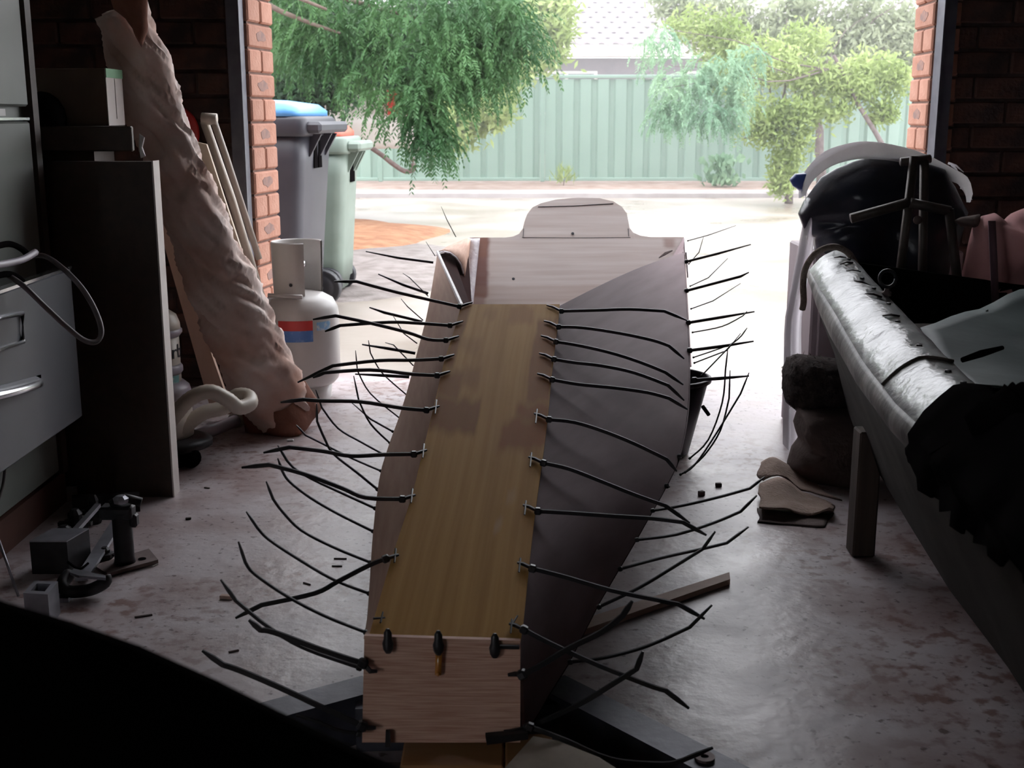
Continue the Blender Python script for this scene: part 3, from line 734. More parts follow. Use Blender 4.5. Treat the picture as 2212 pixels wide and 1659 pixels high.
MB().tube([(gx-.09, gy-.1, .385), (gx+.03, gy-.105, .38)], .008, 8).build('collar_rod', M['gas'], gas, True)
MB().lathe([(.02, .385), (.022, .44), (.014, .45), (.014, .47), (.03, .475), (.03, .495), (0, .5)], (gx, gy, 0), 12).build('valve', M['chrome'], gas, True)
MB().lathe([(0, 0), (.006, .001), (.006, .004), (0, .005)], (gx-.01, gy-.094, .42), 8, Matrix.Rotation(math.pi/2, 3, 'X')).build('rivet', M['ink'], gas)
def cyl_patch(z0, z1, a0, a1, r, m, par, nm, c):
    b = MB(); b.lathe([(r, z0), (r, z1)], c, 12, None, math.radians(a0), math.radians(a1)); return b.build(nm, m, par, True)
cyl_patch(.265, .30, -112, -62, .1412, M['gas_red'], gas, 'red_label', (gx, gy, 0))
cyl_patch(.225, .265, -112, -62, .1412, M['gas_blue'], gas, 'blue_label', (gx, gy, 0))
cyl_patch(.262, .292, -56, -32, .1412, M['gas_sky'], gas, 'script_label', (gx, gy, 0))

# ------------------------------------------------------------------ the stitched plywood boat
LYt = [(797, 1373, 1.60), (848, 1200, 0), (888, 1076, 0), (912, 980, 0), (935, 886, 0), (953, 808, 0), (962, 772, 0), (975, 733, 0), (985, 700, 0), (997, 657, 2.9)]
RYt = [(1124, 1384, 1.60), (1130, 1350, 0), (1143, 1222, 0), (1157, 1100, 0), (1171, 1000, 0), (1183, 905, 0), (1191, 818, 0), (1196, 776, 0), (1200, 740, 0), (1205, 705, 0), (1209, 657, 2.9)]
A_ = W(960, 1378, 1.60); B_ = W(1103, 657, 2.90)
def yplane(px, py, lift=0.0):      # the long middle panel: flat across, a straight rise along
    d = ray(px, py); k = (B_.z-A_.z)/(B_.y-A_.y)
    t = (A_.z - H + lift - k*A_.y)/(d.z - k*d.y); return Vector((0, 0, H))+d*t
RCt = [(1136, 1590, 1.61), (1180, 1510, 1.67), (1230, 1430, 1.74), (1290, 1310, 1.87), (1338, 1228, 1.98), (1375, 1165, 2.07), (1410, 1103, 2.17), (1440, 1050, 2.28), (1470, 985, 2.43), (1485, 915, 2.6), (1490, 860, 2.76), (1491, 780, 3.0), (1489, 720, 3.25), (1485, 660, 3.55), (1481, 600, 3.9), (1478, 545, 4.3)]
LCt = [(790, 1372, 1.61), (797, 1282, 1.8), (802, 1200, 1.93), (806, 1148, 2.03), (812, 1090, 2.15), (822, 1020, 2.3), (842, 955, 2.47), (862, 900, 2.65), (882, 835, 2.85), (900, 765, 3.1), (922, 680, 3.45), (938, 590, 3.9), (945, 545, 4.2)]
boat = thing('plywood_boat', (0.1, 2.9, .05), 'unfinished plywood boat stitched together with black cable ties, on the floor frame', 'boat')
NS = 36
def resample(tab, n, fn):
    pts = [fn(*r) for r in tab]; pts = spline(pts, 6)
    L = [0]
    for i in range(1, len(pts)): L.append(L[-1]+(pts[i]-pts[i-1]).length)
    out = []
    for k in range(n+1):
        s_ = L[-1]*k/n; j = max(1, min(len(L)-1, int(np.searchsorted(L, s_)))); t = (s_-L[j-1])/max(1e-9, L[j]-L[j-1]); out.append(lerp(pts[j-1], pts[j], t))
    return out
LY = resample(LYt, NS, lambda x, y, D: yplane(x, y)); RY = resample(RYt, NS, lambda x, y, D: yplane(x, y))
RC = resample(RCt, NS, W); LC = resample(LCt, NS, W)
sc = (.20, .05, .008); lt = (.55, .40, .26)
stains(M['ply_yellow'], [(.0, .40, .485, .60, .8, (.24, .075, .013)), (.0, .2, .60, .70, .75, (.26, .09, .018)), (.62, 1, .43, .52, .85, (.30, .085, .012)), (.72, 1, .52, .575, .8, (.28, .08, .012)), (.8, 1, .58, .93, .8, (.26, .08, .015)),
                         (.2, .36, .64, .72, .55, (.28, .10, .02)), (0, .1, .72, .99, .7, (.22, .07, .015)), (.25, .38, .93, .985, .4, (.3, .12, .03)), (.5, .75, .9, .98, .5, (.3, .1, .025)), (.1, .3, .77, .83, .35, (.3, .12, .03)), (.7, .76, .22, .25, .45, lt), (.76, .84, .305, .325, .35, lt)], dist=.09, nscale=7, soft=.02)
P = [[lerp(LY[k], RY[k], j/10) for k in range(NS+1)] for j in range(11)]
MB().sheet(P, .006).build('centre_panel', M['ply_yellow'], boat)
def ruled(a, b_, bulge, nj=12):
    Pp = []
    for j in range(nj+1):
        u = j/nj; row = []
        for k in range(NS+1): row.append(lerp(a[k], b_[k], u) + Vector((0, 0, bulge*math.sin(math.pi*u)*min(1, k/6))))
        Pp.append(row)
    return Pp
RYe = [p-Vector((0, 0, .004)) for p in RY]; LYe = [p-Vector((0, 0, .004)) for p in LY]
MB().sheet(ruled(RYe, RC, .012), .006).build('right_side_panel', M['ply_grey'], boat, 'auto')
MB().sheet(ruled(LC, LYe, .004), .006).build('left_side_panel', M['ply_left'], boat, 'auto')
# pale sawn edge of the left panel at the open end
e0, e1 = LYe[-1], LC[-1]
MB().tube([e0+Vector((0, .004, 0)), e1+Vector((0, .004, 0))], .0055, 6).build('sawn_edge', M['tape'], boat)
# bow plate
bt = [W(787, 1374, 1.59), W(1124, 1384, 1.59), W(1124, 1604, 1.59), W(782, 1604, 1.59)]
P = [[lerp(lerp(bt[3], bt[2], i/8), lerp(bt[0], bt[1], i/8), j/8) for j in range(9)] for i in range(9)]
P = [[lerp(lerp(bt[3], bt[2], i/8), lerp(bt[0], bt[1], i/8), j/8) for j in range(9)] for i in range(9)]
P = [[lerp(lerp(bt[3], bt[0], j/8), lerp(bt[2], bt[1], j/8), i/8) for j in range(9)] for i in range(9)]
MB().sheet(P, -.008 if False else .008).build('bow_plate', M['ply_bow'], boat)
b = MB(); b.strap([W(948, 1408, 1.583), W(947, 1440, 1.583), W(946, 1458, 1.583)], .0045, .0012, 1.0); b.lathe([(0, -.004), (.0045, 0), (0, .004)], W(946, 1456, 1.582), 8); b.build('resin_drip', M['resin'], boat, True)
# hull below the chine (tucked under)
keel = []
RCx = RC + [W(1478, 512, 4.75)]; LCx = LC + [W(1013, 513, 4.75)]
for k in range(NS+1):
    m_ = (RC[k]+LC[k])/2; t = k/NS
    keel.append(Vector((lerp(-.09, .02, t), lerp(1.63, 3.62, t), lerp(.10, .125, t))))
RB = [p+Vector((0, 0, -.003)) for p in RC]; LB = [p+Vector((0, 0, -.003)) for p in LC]
LB[0] = W(786, 1596, 1.61)
MB().sheet(ruled(RB, keel, -.01, 6), .006).build('right_bottom_panel', M['ply_shade'], boat, 'auto')
MB().sheet(ruled(keel, LB, -.01, 6), .006).build('left_bottom_panel', M['ply_shade'], boat, 'auto')
ke = keel[-1]; tl_ = W(975, 790, 4.44); tr_ = W(1494, 790, 4.44)
P = [[LC[-1]+Vector((-.004, 0, -.01)), lerp(LC[-1], W(1013, 520, 4.74), .5)+Vector((-.01, 0, -.02)), W(1010, 524, 4.745)], [lerp(LC[-1], ke, .55), lerp(ke, tl_, .35)+Vector((-.05, 0, .05)), lerp(W(1013, 520, 4.74), tl_, .6)], [ke, lerp(ke, tl_, .5), tl_]]
MB().sheet(P[::-1], .004).build('stern_side_panel', M['ply_shade'], boat)
P = [[RC[-1]+Vector((.004, 0, -.01)), lerp(RC[-1], W(1478, 512, 4.75), .5)+Vector((.0, 0, -.02)), W(1478, 514, 4.745)], [lerp(RC[-1], ke, .5), lerp(ke, tr_, .4), lerp(W(1478, 512, 4.75), tr_, .6)], [ke, lerp(ke, tr_, .5), tr_]]
MB().sheet(P, .004).build('stern_side_panel', M['ply_grey'], boat)
MB().sheet([[ke, lerp(ke, tl_, .5), tl_], [ke+Vector((.01, 0, 0)), lerp(ke, tr_, .5), tr_]], .004).build('stern_bottom_panel', M['ply_shade'], boat)
# transom with its rounded motor tab
tro = [(975, 790), (1014, 513), (1090, 513), (1108, 511), (1121, 505), (1129, 494), (1133, 478), (1139, 462), (1150, 448), (1168, 439), (1200, 431), (1246, 427), (1295, 428), (1325, 435), (1343, 446), (1354, 461), (1358, 480), (1360, 492), (1368, 502), (1384, 509), (1405, 512), (1478, 512), (1494, 790)]
def TRn(px, py): return W(px, py, 4.75+(513-py)*.0011)
v0 = [TRn(x, y) for x, y in tro]
nrm_t = ((v0[-1]-v0[0]).cross(v0[1]-v0[0])).normalized()
if nrm_t.y > 0: nrm_t = -nrm_t
b = MB(); b.slab(v0[::-1], -nrm_t, .012)
for i, (x, y) in enumerate(tro[::-1]): b.uv[i] = ((x-975)/519, (790-y)/363)
stains(M['ply_transom'], [(.085, .155, .40, .77, .85, (.19, .055, .04)), (.10, .15, .64, .77, .35, (.36, .17, .10)), (.05, .145, .30, .42, .6, (.26, .10, .08)), (.885, .925, .70, .76, .55, (.30, .14, .10)), (.02, 1, .36, .47, .3, (.44, .29, .22))], dist=.03, nscale=9, soft=.012)
b.build('transom', M['ply_transom'], boat)
def line_on(p, nm='pencil_line', w=.0012):
    MB().strap([TRn(x, y)+nrm_t*.001 for x, y in p], w, .0006, 1).build(nm, M['ink'], boat)
line_on([(1128, 513), (1246, 514), (1362, 513)], w=.0008); line_on([(1130, 512), (1131, 494)]); line_on([(1358, 511), (1357, 494)]); line_on([(1162, 447), (1240, 445), (1325, 440)], w=.0012)
for x, y in ((1237, 505), (1109, 603)):
    MB().lathe([(0, 0), (.006, .0005), (.006, .002), (0, .0025)], TRn(x, y)+nrm_t*.001, 8, nrm_t.to_track_quat('Z', 'Y').to_matrix()).build('nail_hole', M['ink'], boat)
# taped corner and the short side panel that closes the left corner
P = [[lerp(TRn(1014, 514), TRn(994, 660), j/14)+Vector((0, -.006, 0)) for j in range(15)], [lerp(TRn(1019, 514), TRn(1000, 660), j/14)+Vector((0, -.02, 0)) for j in range(15)], [lerp(TRn(1037, 514), TRn(1022, 660), j/14)+Vector((0, -.006, 0)) for j in range(15)]]
MB().sheet(P[::-1], .002).build('corner_tape', M['tape'], boat, True)
cv = [(948, 546, 4.22), (958, 543, 4.24), (972, 546, 4.28), (985, 556, 4.32), (995, 570, 4.36), (1001, 590, 4.42), (1001, 615, 4.46), (998, 655, 4.52)]
bk = [(952, 543, 4.25), (970, 533, 4.38), (985, 526, 4.5), (1005, 517, 4.68), (1014, 516, 4.73), (1010, 560, 4.7), (1004, 600, 4.66), (998, 657, 4.6)]
P = [[lerp(W(*a), W(*c_), u/3) for a, c_ in zip(cv, bk)] for u in range(4)]
MB().sheet(P, .005).build('corner_panel', M['ply_left'], boat, True)
MB().tube([W(*c_)+Vector((0, -.003, 0)) for c_ in cv[:6]], .0035, 6).build('corner_edge', M['tape'], boat)
P = [[W(1478, 512, 4.75), W(1480, 545, 4.3)], [W(1484, 560, 4.75), W(1484, 600, 4.3)]]
MB().sheet(P, .005).build('corner_panel', M['tape'], boat)
MB().sheet([[W(1423, 556, 4.34), W(1436, 545, 4.38), W(1452, 540, 4.4)], [W(1423, 557, 4.2), W(1437, 550, 4.2), W(1453, 541, 4.25)]], .002).build('corner_gap', M['ply_shade'], boat)  # dark sheet painted in for the shaded opening at this corner
# supports out of sight under the hull
sup = thing('timber_bearer', (.05, 3.5, 0), 'low timber bearer on the floor under the keel of the plywood boat', 'bearer')
MB().box((-.12, 3.47, .06), (.18, 3.53, .115), bevel=.003).build('top_rail', M['timber'], sup)
for x in (-.12, .12): MB().box((x, 3.47, 0), (x+.06, 3.53, .06)).build('leg', M['timber'], sup)

# cable ties
def tie(pts, Dd=None, hw=.0036, head=True, tail=None, plane=None, base3=None, th=.0013):
    if plane: p0 = yplane(*pts[0], .006); D0 = p0.y
    else: D0 = Dd
    if isinstance(D0, (int, float)):
        n_ = len(pts); w3 = [W(x, y, D0 - .02*math.sin(math.pi*.5*i/max(1, n_-1))) for i, (x, y) in enumerate(pts)]
    b = MB(); b.strap((spline(w3[:-1], 4)+[lerp(w3[-2], w3[-1], .5), w3[-1]]) if n_ > 3 else w3, hw, th)
    if head:
        p = w3[0]; d = (w3[1]-w3[0]).normalized(); e = hw*1.65
        R = d.to_track_quat('X', 'Z').to_matrix()
        b.box(p-Vector((e, e*.9, e)), p+Vector((e, e*.9, e)), R, p, bevel=e*.4)
    if tail:
        q = [yplane(x, y, .004) if plane else W(x, y, D0-.003) for x, y in tail]
        b.strap([w3[0]]+q, hw*.8, .0016, .5)
    b.build('cable_tie', M['tie'], boat)
LYT = [[(992, 662), (860, 632), (770, 608), (722, 608)], [(972, 703), (900, 698), (840, 696), (735, 703), (702, 716)], [(963, 735), (925, 733), (880, 718), (800, 698), (725, 682), (676, 690)],
       [(953, 775), (890, 778), (817, 779), (719, 790), (643, 826)], [(944, 811), (889, 808), (799, 799), (701, 805), (676, 816)], [(921, 886), (865, 881), (780, 868), (700, 866), (655, 863), (606, 869)],
       [(894, 981), (830, 982), (758, 985), (700, 975), (625, 966), (569, 978)], [(869, 1078), (790, 1075), (740, 1055), (660, 1025), (582, 1004), (522, 1010)], [(833, 1207), (800, 1220), (730, 1256), (679, 1282), (565, 1307), (509, 1335)]]
for p in LYT:
    x, y = p[0]; tie(p, plane=True, tail=[(x+16, y-5), (x+28, y-9)])
RYT = [[(1213, 672), (1290, 670), (1360, 668), (1435, 672), (1484, 692)], [(1207, 706), (1260, 708), (1340, 720), (1410, 735), (1445, 747), (1478, 775)], [(1201, 738), (1260, 748), (1330, 765), (1390, 785), (1437, 804), (1476, 831)],
       [(1197, 776), (1240, 783), (1300, 790), (1370, 805), (1443, 832), (1478, 865)], [(1193, 820), (1250, 830), (1330, 838), (1400, 848), (1445, 860), (1485, 884)], [(1186, 906), (1240, 912), (1300, 930), (1370, 958), (1440, 992), (1462, 1018)],
       [(1174, 1000), (1230, 1013), (1300, 1040), (1370, 1068), (1437, 1092), (1490, 1130)], [(1162, 1104), (1230, 1108), (1330, 1115), (1410, 1120), (1475, 1128), (1526, 1156)], [(1150, 1228), (1220, 1246), (1320, 1275), (1430, 1298), (1465, 1305), (1522, 1337)],
       [(1132, 1360), (1200, 1395), (1300, 1440), (1400, 1480), (1438, 1492), (1488, 1530)]]
for p in RYT:
    x, y = p[0]; tie(p, plane=True, tail=[(x-18, y-9), (x-32, y-13)])
for p in LYT[5:] + RYT[5:]:       # crossed stitch ends on the panel
    x, y = p[0]; sx = 22 if p in LYT else -26
    MB().strap([yplane(x+sx, y-22, .005), yplane(x+sx-3, y+8, .005)], .0014, .0012, .6).build('stitch_end', M['tie'], boat)
for p in ([(806, 1336), (832, 1334)], [(822, 1345), (827, 1322)], [(1104, 1352), (1118, 1330)]):
    MB().strap([yplane(*q, .004) for q in p], .0014, .001, .6).build('stitch_end', M['tie'], boat)
for p in ([(1483, 565), (1550, 548), (1622, 528)], [(1483, 628), (1600, 597), (1618, 588)], [(1487, 697), (1560, 685), (1630, 673)], [(1490, 757), (1560, 748), (1628, 737)], [(1500, 821), (1560, 817), (1618, 812)]):
    tie(p, interp(RCt, p[0][1])[2]-.03, .0042)
for p in ([(1486, 520), (1530, 508), (1590, 487)], [(1488, 570), (1510, 545), (1520, 510)], [(1491, 618), (1530, 600), (1572, 558)], [(1493, 667), (1540, 650), (1600, 612)], [(1496, 718), (1560, 705), (1605, 682), (1614, 672)], [(1498, 772), (1575, 745), (1602, 725), (1614, 708)],
          [(1500, 784), (1570, 757), (1600, 720)], [(1515, 812), (1570, 755), (1585, 738)], [(1490, 990), (1530, 950), (1560, 870), (1567, 800), (1572, 755)], [(1480, 1020), (1520, 985), (1556, 930), (1575, 860), (1577, 800)], [(1470, 1025), (1500, 1005), (1545, 940), (1600, 850), (1618, 805)]):
    tie(p, interp(RCt, p[0][1])[2]+.05, .0016, th=.001)
for p in ([(1410, 1103), (1475, 1092), (1560, 1072), (1620, 1055), (1652, 1030)], [(1376, 1166), (1460, 1155), (1540, 1130), (1600, 1105), (1635, 1070)], [(1340, 1229), (1430, 1205), (1520, 1185), (1570, 1173), (1617, 1138)], [(1294, 1311), (1380, 1270), (1460, 1222), (1518, 1186), (1545, 1148)], [(1232, 1430), (1310, 1420), (1400, 1395), (1490, 1355), (1538, 1307)]):
    tie(p, interp(RCt, p[0][1])[2]-.01, .0024)
for p in ([(1440, 1050), (1446, 1052)], [(1468, 986), (1474, 988)]): tie(p, interp(RCt, p[0][1])[2]-.01, .0028)
tie([(1128, 1457), (1160, 1442), (1230, 1400), (1300, 1365), (1345, 1330), (1366, 1298)], 1.585, .0042, tail=[(1112, 1456), (1097, 1458)])
tie([(1140, 1572), (1250, 1522), (1320, 1480), (1375, 1445), (1389, 1407)], 1.585, .0038, tail=[(1105, 1580), (1088, 1580)])
tie([(1145, 1570), (1220, 1598), (1320, 1640), (1430, 1650), (1475, 1642), (1540, 1615)], 1.57, .0036)
tie([(784, 1433), (690, 1402), (593, 1366), (563, 1361), (538, 1339)], 1.58, .0042, tail=[(800, 1450), (815, 1450)])
tie([(776, 1442), (657, 1400), (578, 1353), (509, 1297), (477, 1252)], 1.6, .0026)
tie([(783, 1568), (700, 1530), (600, 1483), (520, 1449), (482, 1436), (437, 1405)], 1.58, .0044, tail=[(795, 1572), (812, 1572)])
tie([(775, 1585), (730, 1577), (690, 1560), (640, 1545)], 1.57, .0024)
for x, y in ((838, 1384), (947, 1388), (1069, 1394)):
    b = MB(); b.loft([[W(x, y, 1.58)+Vector((.0065*f*math.cos(2*math.pi*j/8), -.004-.006*abs(f)*(math.sin(2*math.pi*j/8) < 0), dz+.0*j)) if False else W(x, y, 1.583)+Vector((.0075*f*math.cos(2*math.pi*j/8), .005*f*math.sin(2*math.pi*j/8), dz)) for j in range(8)] for dz, f in ((-.019, .5), (-.013, .95), (-.004, 1.1), (.003, .8), (.012, .75), (.018, .35))])
    b.build('cable_tie', M['tie'], boat, True)
MB().strap([W(1080, 1397, 1.582), W(1122, 1398, 1.582)], .0028, .0015, 1).build('cable_tie', M['tie'], boat)
MB().box(W(832, 1606, 1.588), W(843, 1580, 1.575), bevel=.002).build('cable_tie', M['tie'], boat) if False else None
b = MB(); b.strap([W(838, 1612, 1.582), W(838, 1578, 1.582)], .0038, .003, .8); b.build('cable_tie', M['tie'], boat)
b = MB(); b.strap([W(1050, 1596, 1.58), W(1140, 1586, 1.58)], .008, .004, .8); b.build('cable_tie', M['tie'], boat)
LCT = [[(790, 1366), (700, 1330), (620, 1288), (550, 1240), (530, 1215), (515, 1170)], [(797, 1282), (720, 1252), (640, 1205), (580, 1165), (556, 1140), (532, 1105)], [(800, 1215), (720, 1182), (650, 1145), (610, 1105), (590, 1078), (575, 1040)],
       [(806, 1148), (730, 1110), (670, 1075), (625, 1040), (610, 1018), (600, 990)], [(810, 1098), (740, 1066), (680, 1038), (640, 1015), (620, 995), (600, 962)], [(815, 1057), (770, 1020), (720, 980), (700, 945), (685, 910), (684, 872)],
       [(822, 1017), (760, 990), (710, 965), (660, 940), (640, 918)], [(831, 983), (780, 955), (730, 925), (695, 880), (682, 842)], [(842, 957), (800, 915), (775, 865), (764, 812)], [(848, 932), (800, 905), (760, 870)]]
for i, p in enumerate(LCT): tie(p, interp(LCt, p[0][1])[2]+.005, .0021 if i < 6 else .0017, th=.0012)
for p in ([(863, 903), (800, 850), (772, 800), (768, 757)], [(877, 852), (825, 805), (800, 762), (796, 735)], [(893, 790), (850, 745), (832, 740)], [(901, 742), (872, 720), (848, 680)], [(914, 692), (880, 662), (866, 645)], [(940, 553), (920, 522)], [(925, 640), (885, 600), (870, 590)], [(985, 512), (965, 474), (953, 446)]):
    tie(p, interp(LCt, p[0][1])[2]+.02, .0014, th=.001, head=False)
for p in ([(936, 567), (860, 557), (790, 543)], [(925, 634), (870, 615), (817, 592)], [(912, 695), (830, 675), (798, 664)], [(897, 763), (840, 753), (782, 744)], [(884, 814), (830, 811), (767, 808)]):
    tie(p, interp(LCt, p[0][1])[2]+.01, .0040, head=False)

# ------------------------------------------------------------------ floor frame, plank, offcut under the bow
fr_ = thing('floor_stand', (.1, 1.75, 0), 'grey steel V shaped stand on the floor under the bow of the plywood boat', 'stand')
def beam(a, b_, w, z, par, nm='beam'):
    a = Vector((a.x, a.y, 0)); b_ = Vector((b_.x, b_.y, 0)); d = (b_-a).normalized(); n_ = Vector((-d.y, d.x, 0))*w/2
    return MB().hexa([a-n_, b_-n_, b_+n_, a+n_]+[p+Vector((0, 0, z)) for p in (a-n_, b_-n_, b_+n_, a+n_)]).build(nm, M['beam'], par)
zb = .085
r1 = (Z(1190, 1470, zb)); r2 = (Z(1600, 1680, zb))
beam(r1, lerp(r1, r2, 1.6), .062, zb, fr_)
l1 = Z(800, 1475, zb); l2 = Z(560, 1540, zb)
beam(l1, lerp(l1, l2, 1.7), .062, zb, fr_)
beam(Z(770, 1500, zb), Z(1230, 1490, zb), .06, zb-.01, fr_, 'cross_beam')
c_ = Z(1522, 1640, zb)
MB().lathe([(.006, 0), (.015, 0), (.015, .004), (.006, .004), (.006, 0)], c_+Vector((0, 0, .001)), 16, None, 0, 2*math.pi, False).build('washer', M['rust'], fr_)
pl = MB().box((-.27, 1.53, .0), (.07, 1.63, .05)); 
tag(MB().box((-.16, 1.555, .03), (-.012, 1.65, .094), bevel=.003).build('timber_block', M['plank']), 'orange stained timber block under the left half of the bow', 'block', 'blocks under the bow')
tag(MB().box((-.01, 1.555, .03), (.06, 1.65, .094), bevel=.003).build('timber_block', M['plank']), 'orange stained timber block under the right half of the bow', 'block', 'blocks under the bow')
tag(MB().box((-.26, 1.52, 0), (.16, 1.68, .03), bevel=.003).build('base_plank', M['timber']), 'dark plank lying on the floor below the bow blocks', 'plank')
oc = [Z(1080, 1670, .13), Z(1340, 1665, .13), Z(1295, 1636, .13), Z(1205, 1600, .13), Z(1152, 1590, .13)]
tag(MB().slab(oc, (0, 0, -1), .128).build('concrete_block', M['offcut']), 'pale cream block at the foot of the bow, cut off by the picture edge', 'block')

# foreground black hull edge; left end extended out of view to block window light
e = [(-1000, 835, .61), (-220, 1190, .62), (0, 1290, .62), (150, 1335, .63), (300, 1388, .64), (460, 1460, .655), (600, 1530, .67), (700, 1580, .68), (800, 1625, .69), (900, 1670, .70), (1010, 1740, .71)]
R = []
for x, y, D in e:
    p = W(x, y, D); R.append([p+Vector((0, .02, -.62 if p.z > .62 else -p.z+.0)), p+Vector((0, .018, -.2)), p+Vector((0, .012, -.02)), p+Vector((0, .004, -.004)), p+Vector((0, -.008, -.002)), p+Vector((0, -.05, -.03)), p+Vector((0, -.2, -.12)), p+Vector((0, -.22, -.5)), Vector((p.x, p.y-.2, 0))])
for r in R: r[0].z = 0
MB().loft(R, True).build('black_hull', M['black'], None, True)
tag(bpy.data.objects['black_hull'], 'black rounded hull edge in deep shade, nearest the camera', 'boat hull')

# ------------------------------------------------------------------ filing cabinet
XCF = -1.17
fc = thing('filing_cabinet', (-1.4, 2.7, 0), 'sage grey steel filing cabinet with its third drawer pulled out', 'cabinet')
MB().box((XL+.02, 2.38, .09), (XCF-.02, 3.03, 1.55)).build('carcass', M['cab'], fc)
MB().box((XL+.03, 2.40, 0), (XCF-.01, 3.05, .085)).build('plinth', M['plinth'], fc)
MB().box((XCF-.02, 3.0, .09), (XCF+.006, 3.035, 1.55)).build('door_edge', M['chip'], fc)
def dr(x, z0, z1, y0=2.4, y1=2.99, m='cab'):
    return MB().box((x-.02, y0, z0), (x, y1, z1), bevel=.005).build('drawer', M[m], fc)
d1 = dr(XCF, 1.02, 1.42); d2 = dr(XCF, .665, .985); d4 = dr(XCF, .10, .25)
MB().box((XCF-.015, 2.40, .988), (XCF+.004, 2.98, .994)).build('chrome_strip', M['chrome'], fc)
MB().box((XCF-.018, 2.45, .998), (XCF-.004, 2.86, 1.014)).build('label_strip', M['white_paint'], fc)
MB().box((XCF-.016, 2.62, .998), (XCF-.002, 2.72, 1.014)).build('latch', M['black'], fc)
XD = -1.075
d3 = dr(XD, .262, .635, 2.40, 2.925, 'drawer')
MB().box((XCF-.02, 2.42, .27), (XD-.02, 2.43, .60)).build('drawer_side', M['cab'], d3)
MB().box((XCF-.02, 2.895, .27), (XD-.02, 2.905, .60)).build('drawer_side', M['cab'], d3)
MB().box((XCF-.02, 2.42, .27), (XD-.02, 2.905, .28)).build('drawer_floor', M['drawer'], d3)
MB().box((XD-.022, 2.40, .634), (XD+.002, 2.925, .641)).build('drawer_lip', M['chrome'], d3)
def Xp(px, py, X):
    d = ray(px, py); return Vector((0, 0, H))+d*(X/d.x)
# label holder and cup handle on the open drawer
b = MB()
q = [Xp(-60, 700, XD+.004), Xp(48, 677, XD+.004), Xp(50, 738, XD+.004), Xp(-60, 775, XD+.004)]
b.tube(q+[q[0]], .0055, 8); b.build('label_holder', M['chrome'], d3, True)
b = MB(); ha = Xp(-70, 868, XD); hb = Xp(88, 824, XD); L_ = (hb-ha)
rg = []
for k in range(13):
    u = k/12; p = ha+L_*u; bul = math.sin(math.pi*min(1, max(0, u)))**.5
    rg.append([p+Vector((.002, 0, .016)), p+Vector((.03*bul+.002, 0, .008)), p+Vector((.034*bul+.002, 0, -.004)), p+Vector((.028*bul+.002, 0, -.008)), p+Vector((.002, 0, .004))])
b.loft(rg); b.build('cup_handle', M['chrome'], d3, True)
# cables hanging out of the open drawer
c1 = spline([Xp(40, 560, XD-.05), Xp(90, 552, XD-.02), W(130, 575, 2.75), W(175, 620, 2.7), W(205, 670, 2.68), W(219, 715, 2.66), W(208, 738, 2.64), W(180, 734, 2.62), W(140, 702, 2.6), W(95, 660, 2.58), W(50, 617, 2.56), Xp(10, 590, XD-.03)], 6)
tag(MB().tube(c1, .0062, 8).build('loop_cable', M['cable'], None, True), 'grey cable hanging in a long loop out of the open drawer', 'cable')
for i, (pp, lab) in enumerate((([(-20, 536), (20, 527), (50, 540), (62, 556)], 'black cable arching over the back of the open drawer'), ([(-20, 600), (15, 592), (40, 600), (58, 622)], 'black cable bent down at the drawer front'), ([(-30, 575), (10, 570), (50, 560), (76, 545)], 'pale flex lying across the top of the open drawer'))):
    c1 = spline([Xp(x, y, XD-.03+.02*i) for x, y in pp], 5)
    tag(MB().tube(c1, .007 if i < 2 else .008, 8).build('drawer_cable', M['black'] if i < 2 else M['lilac'], None, True), lab, 'cable')
tag(MB().tube(spline([Xp(12, 978, XCF+.01), Xp(11, 1010, XCF+.012), Xp(6, 1050, XCF+.01), Xp(-4, 1085, XCF+.01)], 4), .0035, 6).build('hanging_string', M['cable'], None, True), 'thin brown cord hanging down the front of the filing cabinet', 'cord')

# ------------------------------------------------------------------ upright dark panel, bench, carton
pa = thing('bench_slab', (-1.1, 3.12, 0), 'tall dark brown laminate slab with cream edging, stood upright on the floor', 'panel')
xr = -.905
MB().box((-1.165, 3.085, .0), (xr-.004, 3.135, .885)).build('board', M['chip'], pa)
MB().box((xr-.004, 3.083, .0), (xr, 3.137, .887)).build('edging', M['edge'], pa)
bn = thing('dark_bench', (-1.35, 3.4, 0), 'low dark timber bench behind the upright slab, carrying a carton', 'bench')
MB().box((XL+.03, 3.10, .91), (-.96, 3.12, .972), bevel=.003).build('front_rail', M['chip'], bn)
MB().box((XL+.03, 3.12, .91), (-1.05, 3.35, .972), bevel=.004).build('top', M['chip'], bn)
MB().box((XL+.05, 3.18, 0), (-1.085, 3.34, .91)).build('body', M['chip'], bn)
MB().blob([(300, 288), (312, 296), (309, 318), (314, 338), (304, 342), (300, 312)], 3.09, .006, rings=4, amp=.004, scale=30).build('torn_paper', M['white_paint'], bn)
ct_ = thing('carton', (-1.16, 3.4, .972), 'brown cardboard carton with white side and green stripe on the bench', 'carton')
MB().box((-1.30, 3.215, .972), (-1.054, 3.35, 1.118), bevel=.002).build('box_body', M['kraft'], ct_)
MB().box((-1.054, 3.216, .973), (-1.0522, 3.349, 1.117)).build('white_side', M['carton'], ct_)
MB().box((-1.0522, 3.215, 1.095), (-1.0505, 3.35, 1.118)).build('green_stripe', M['green_print'], ct_)
MB().box((-1.0524, 3.282, .99), (-1.0505, 3.285, 1.093)).build('flap_seam', M['carton'], ct_)
bd = MB(); cc = Vector((-1.20, 3.155, .972))
bd.lathe([(.056, 0), (.058, .02), (.053, .045), (.04, .068), (.02, .083), (0, .087)], cc, 24); tag(bd.build('black_bowl', M['black'], None, True), 'black domed shell standing in front of the carton', 'helmet')

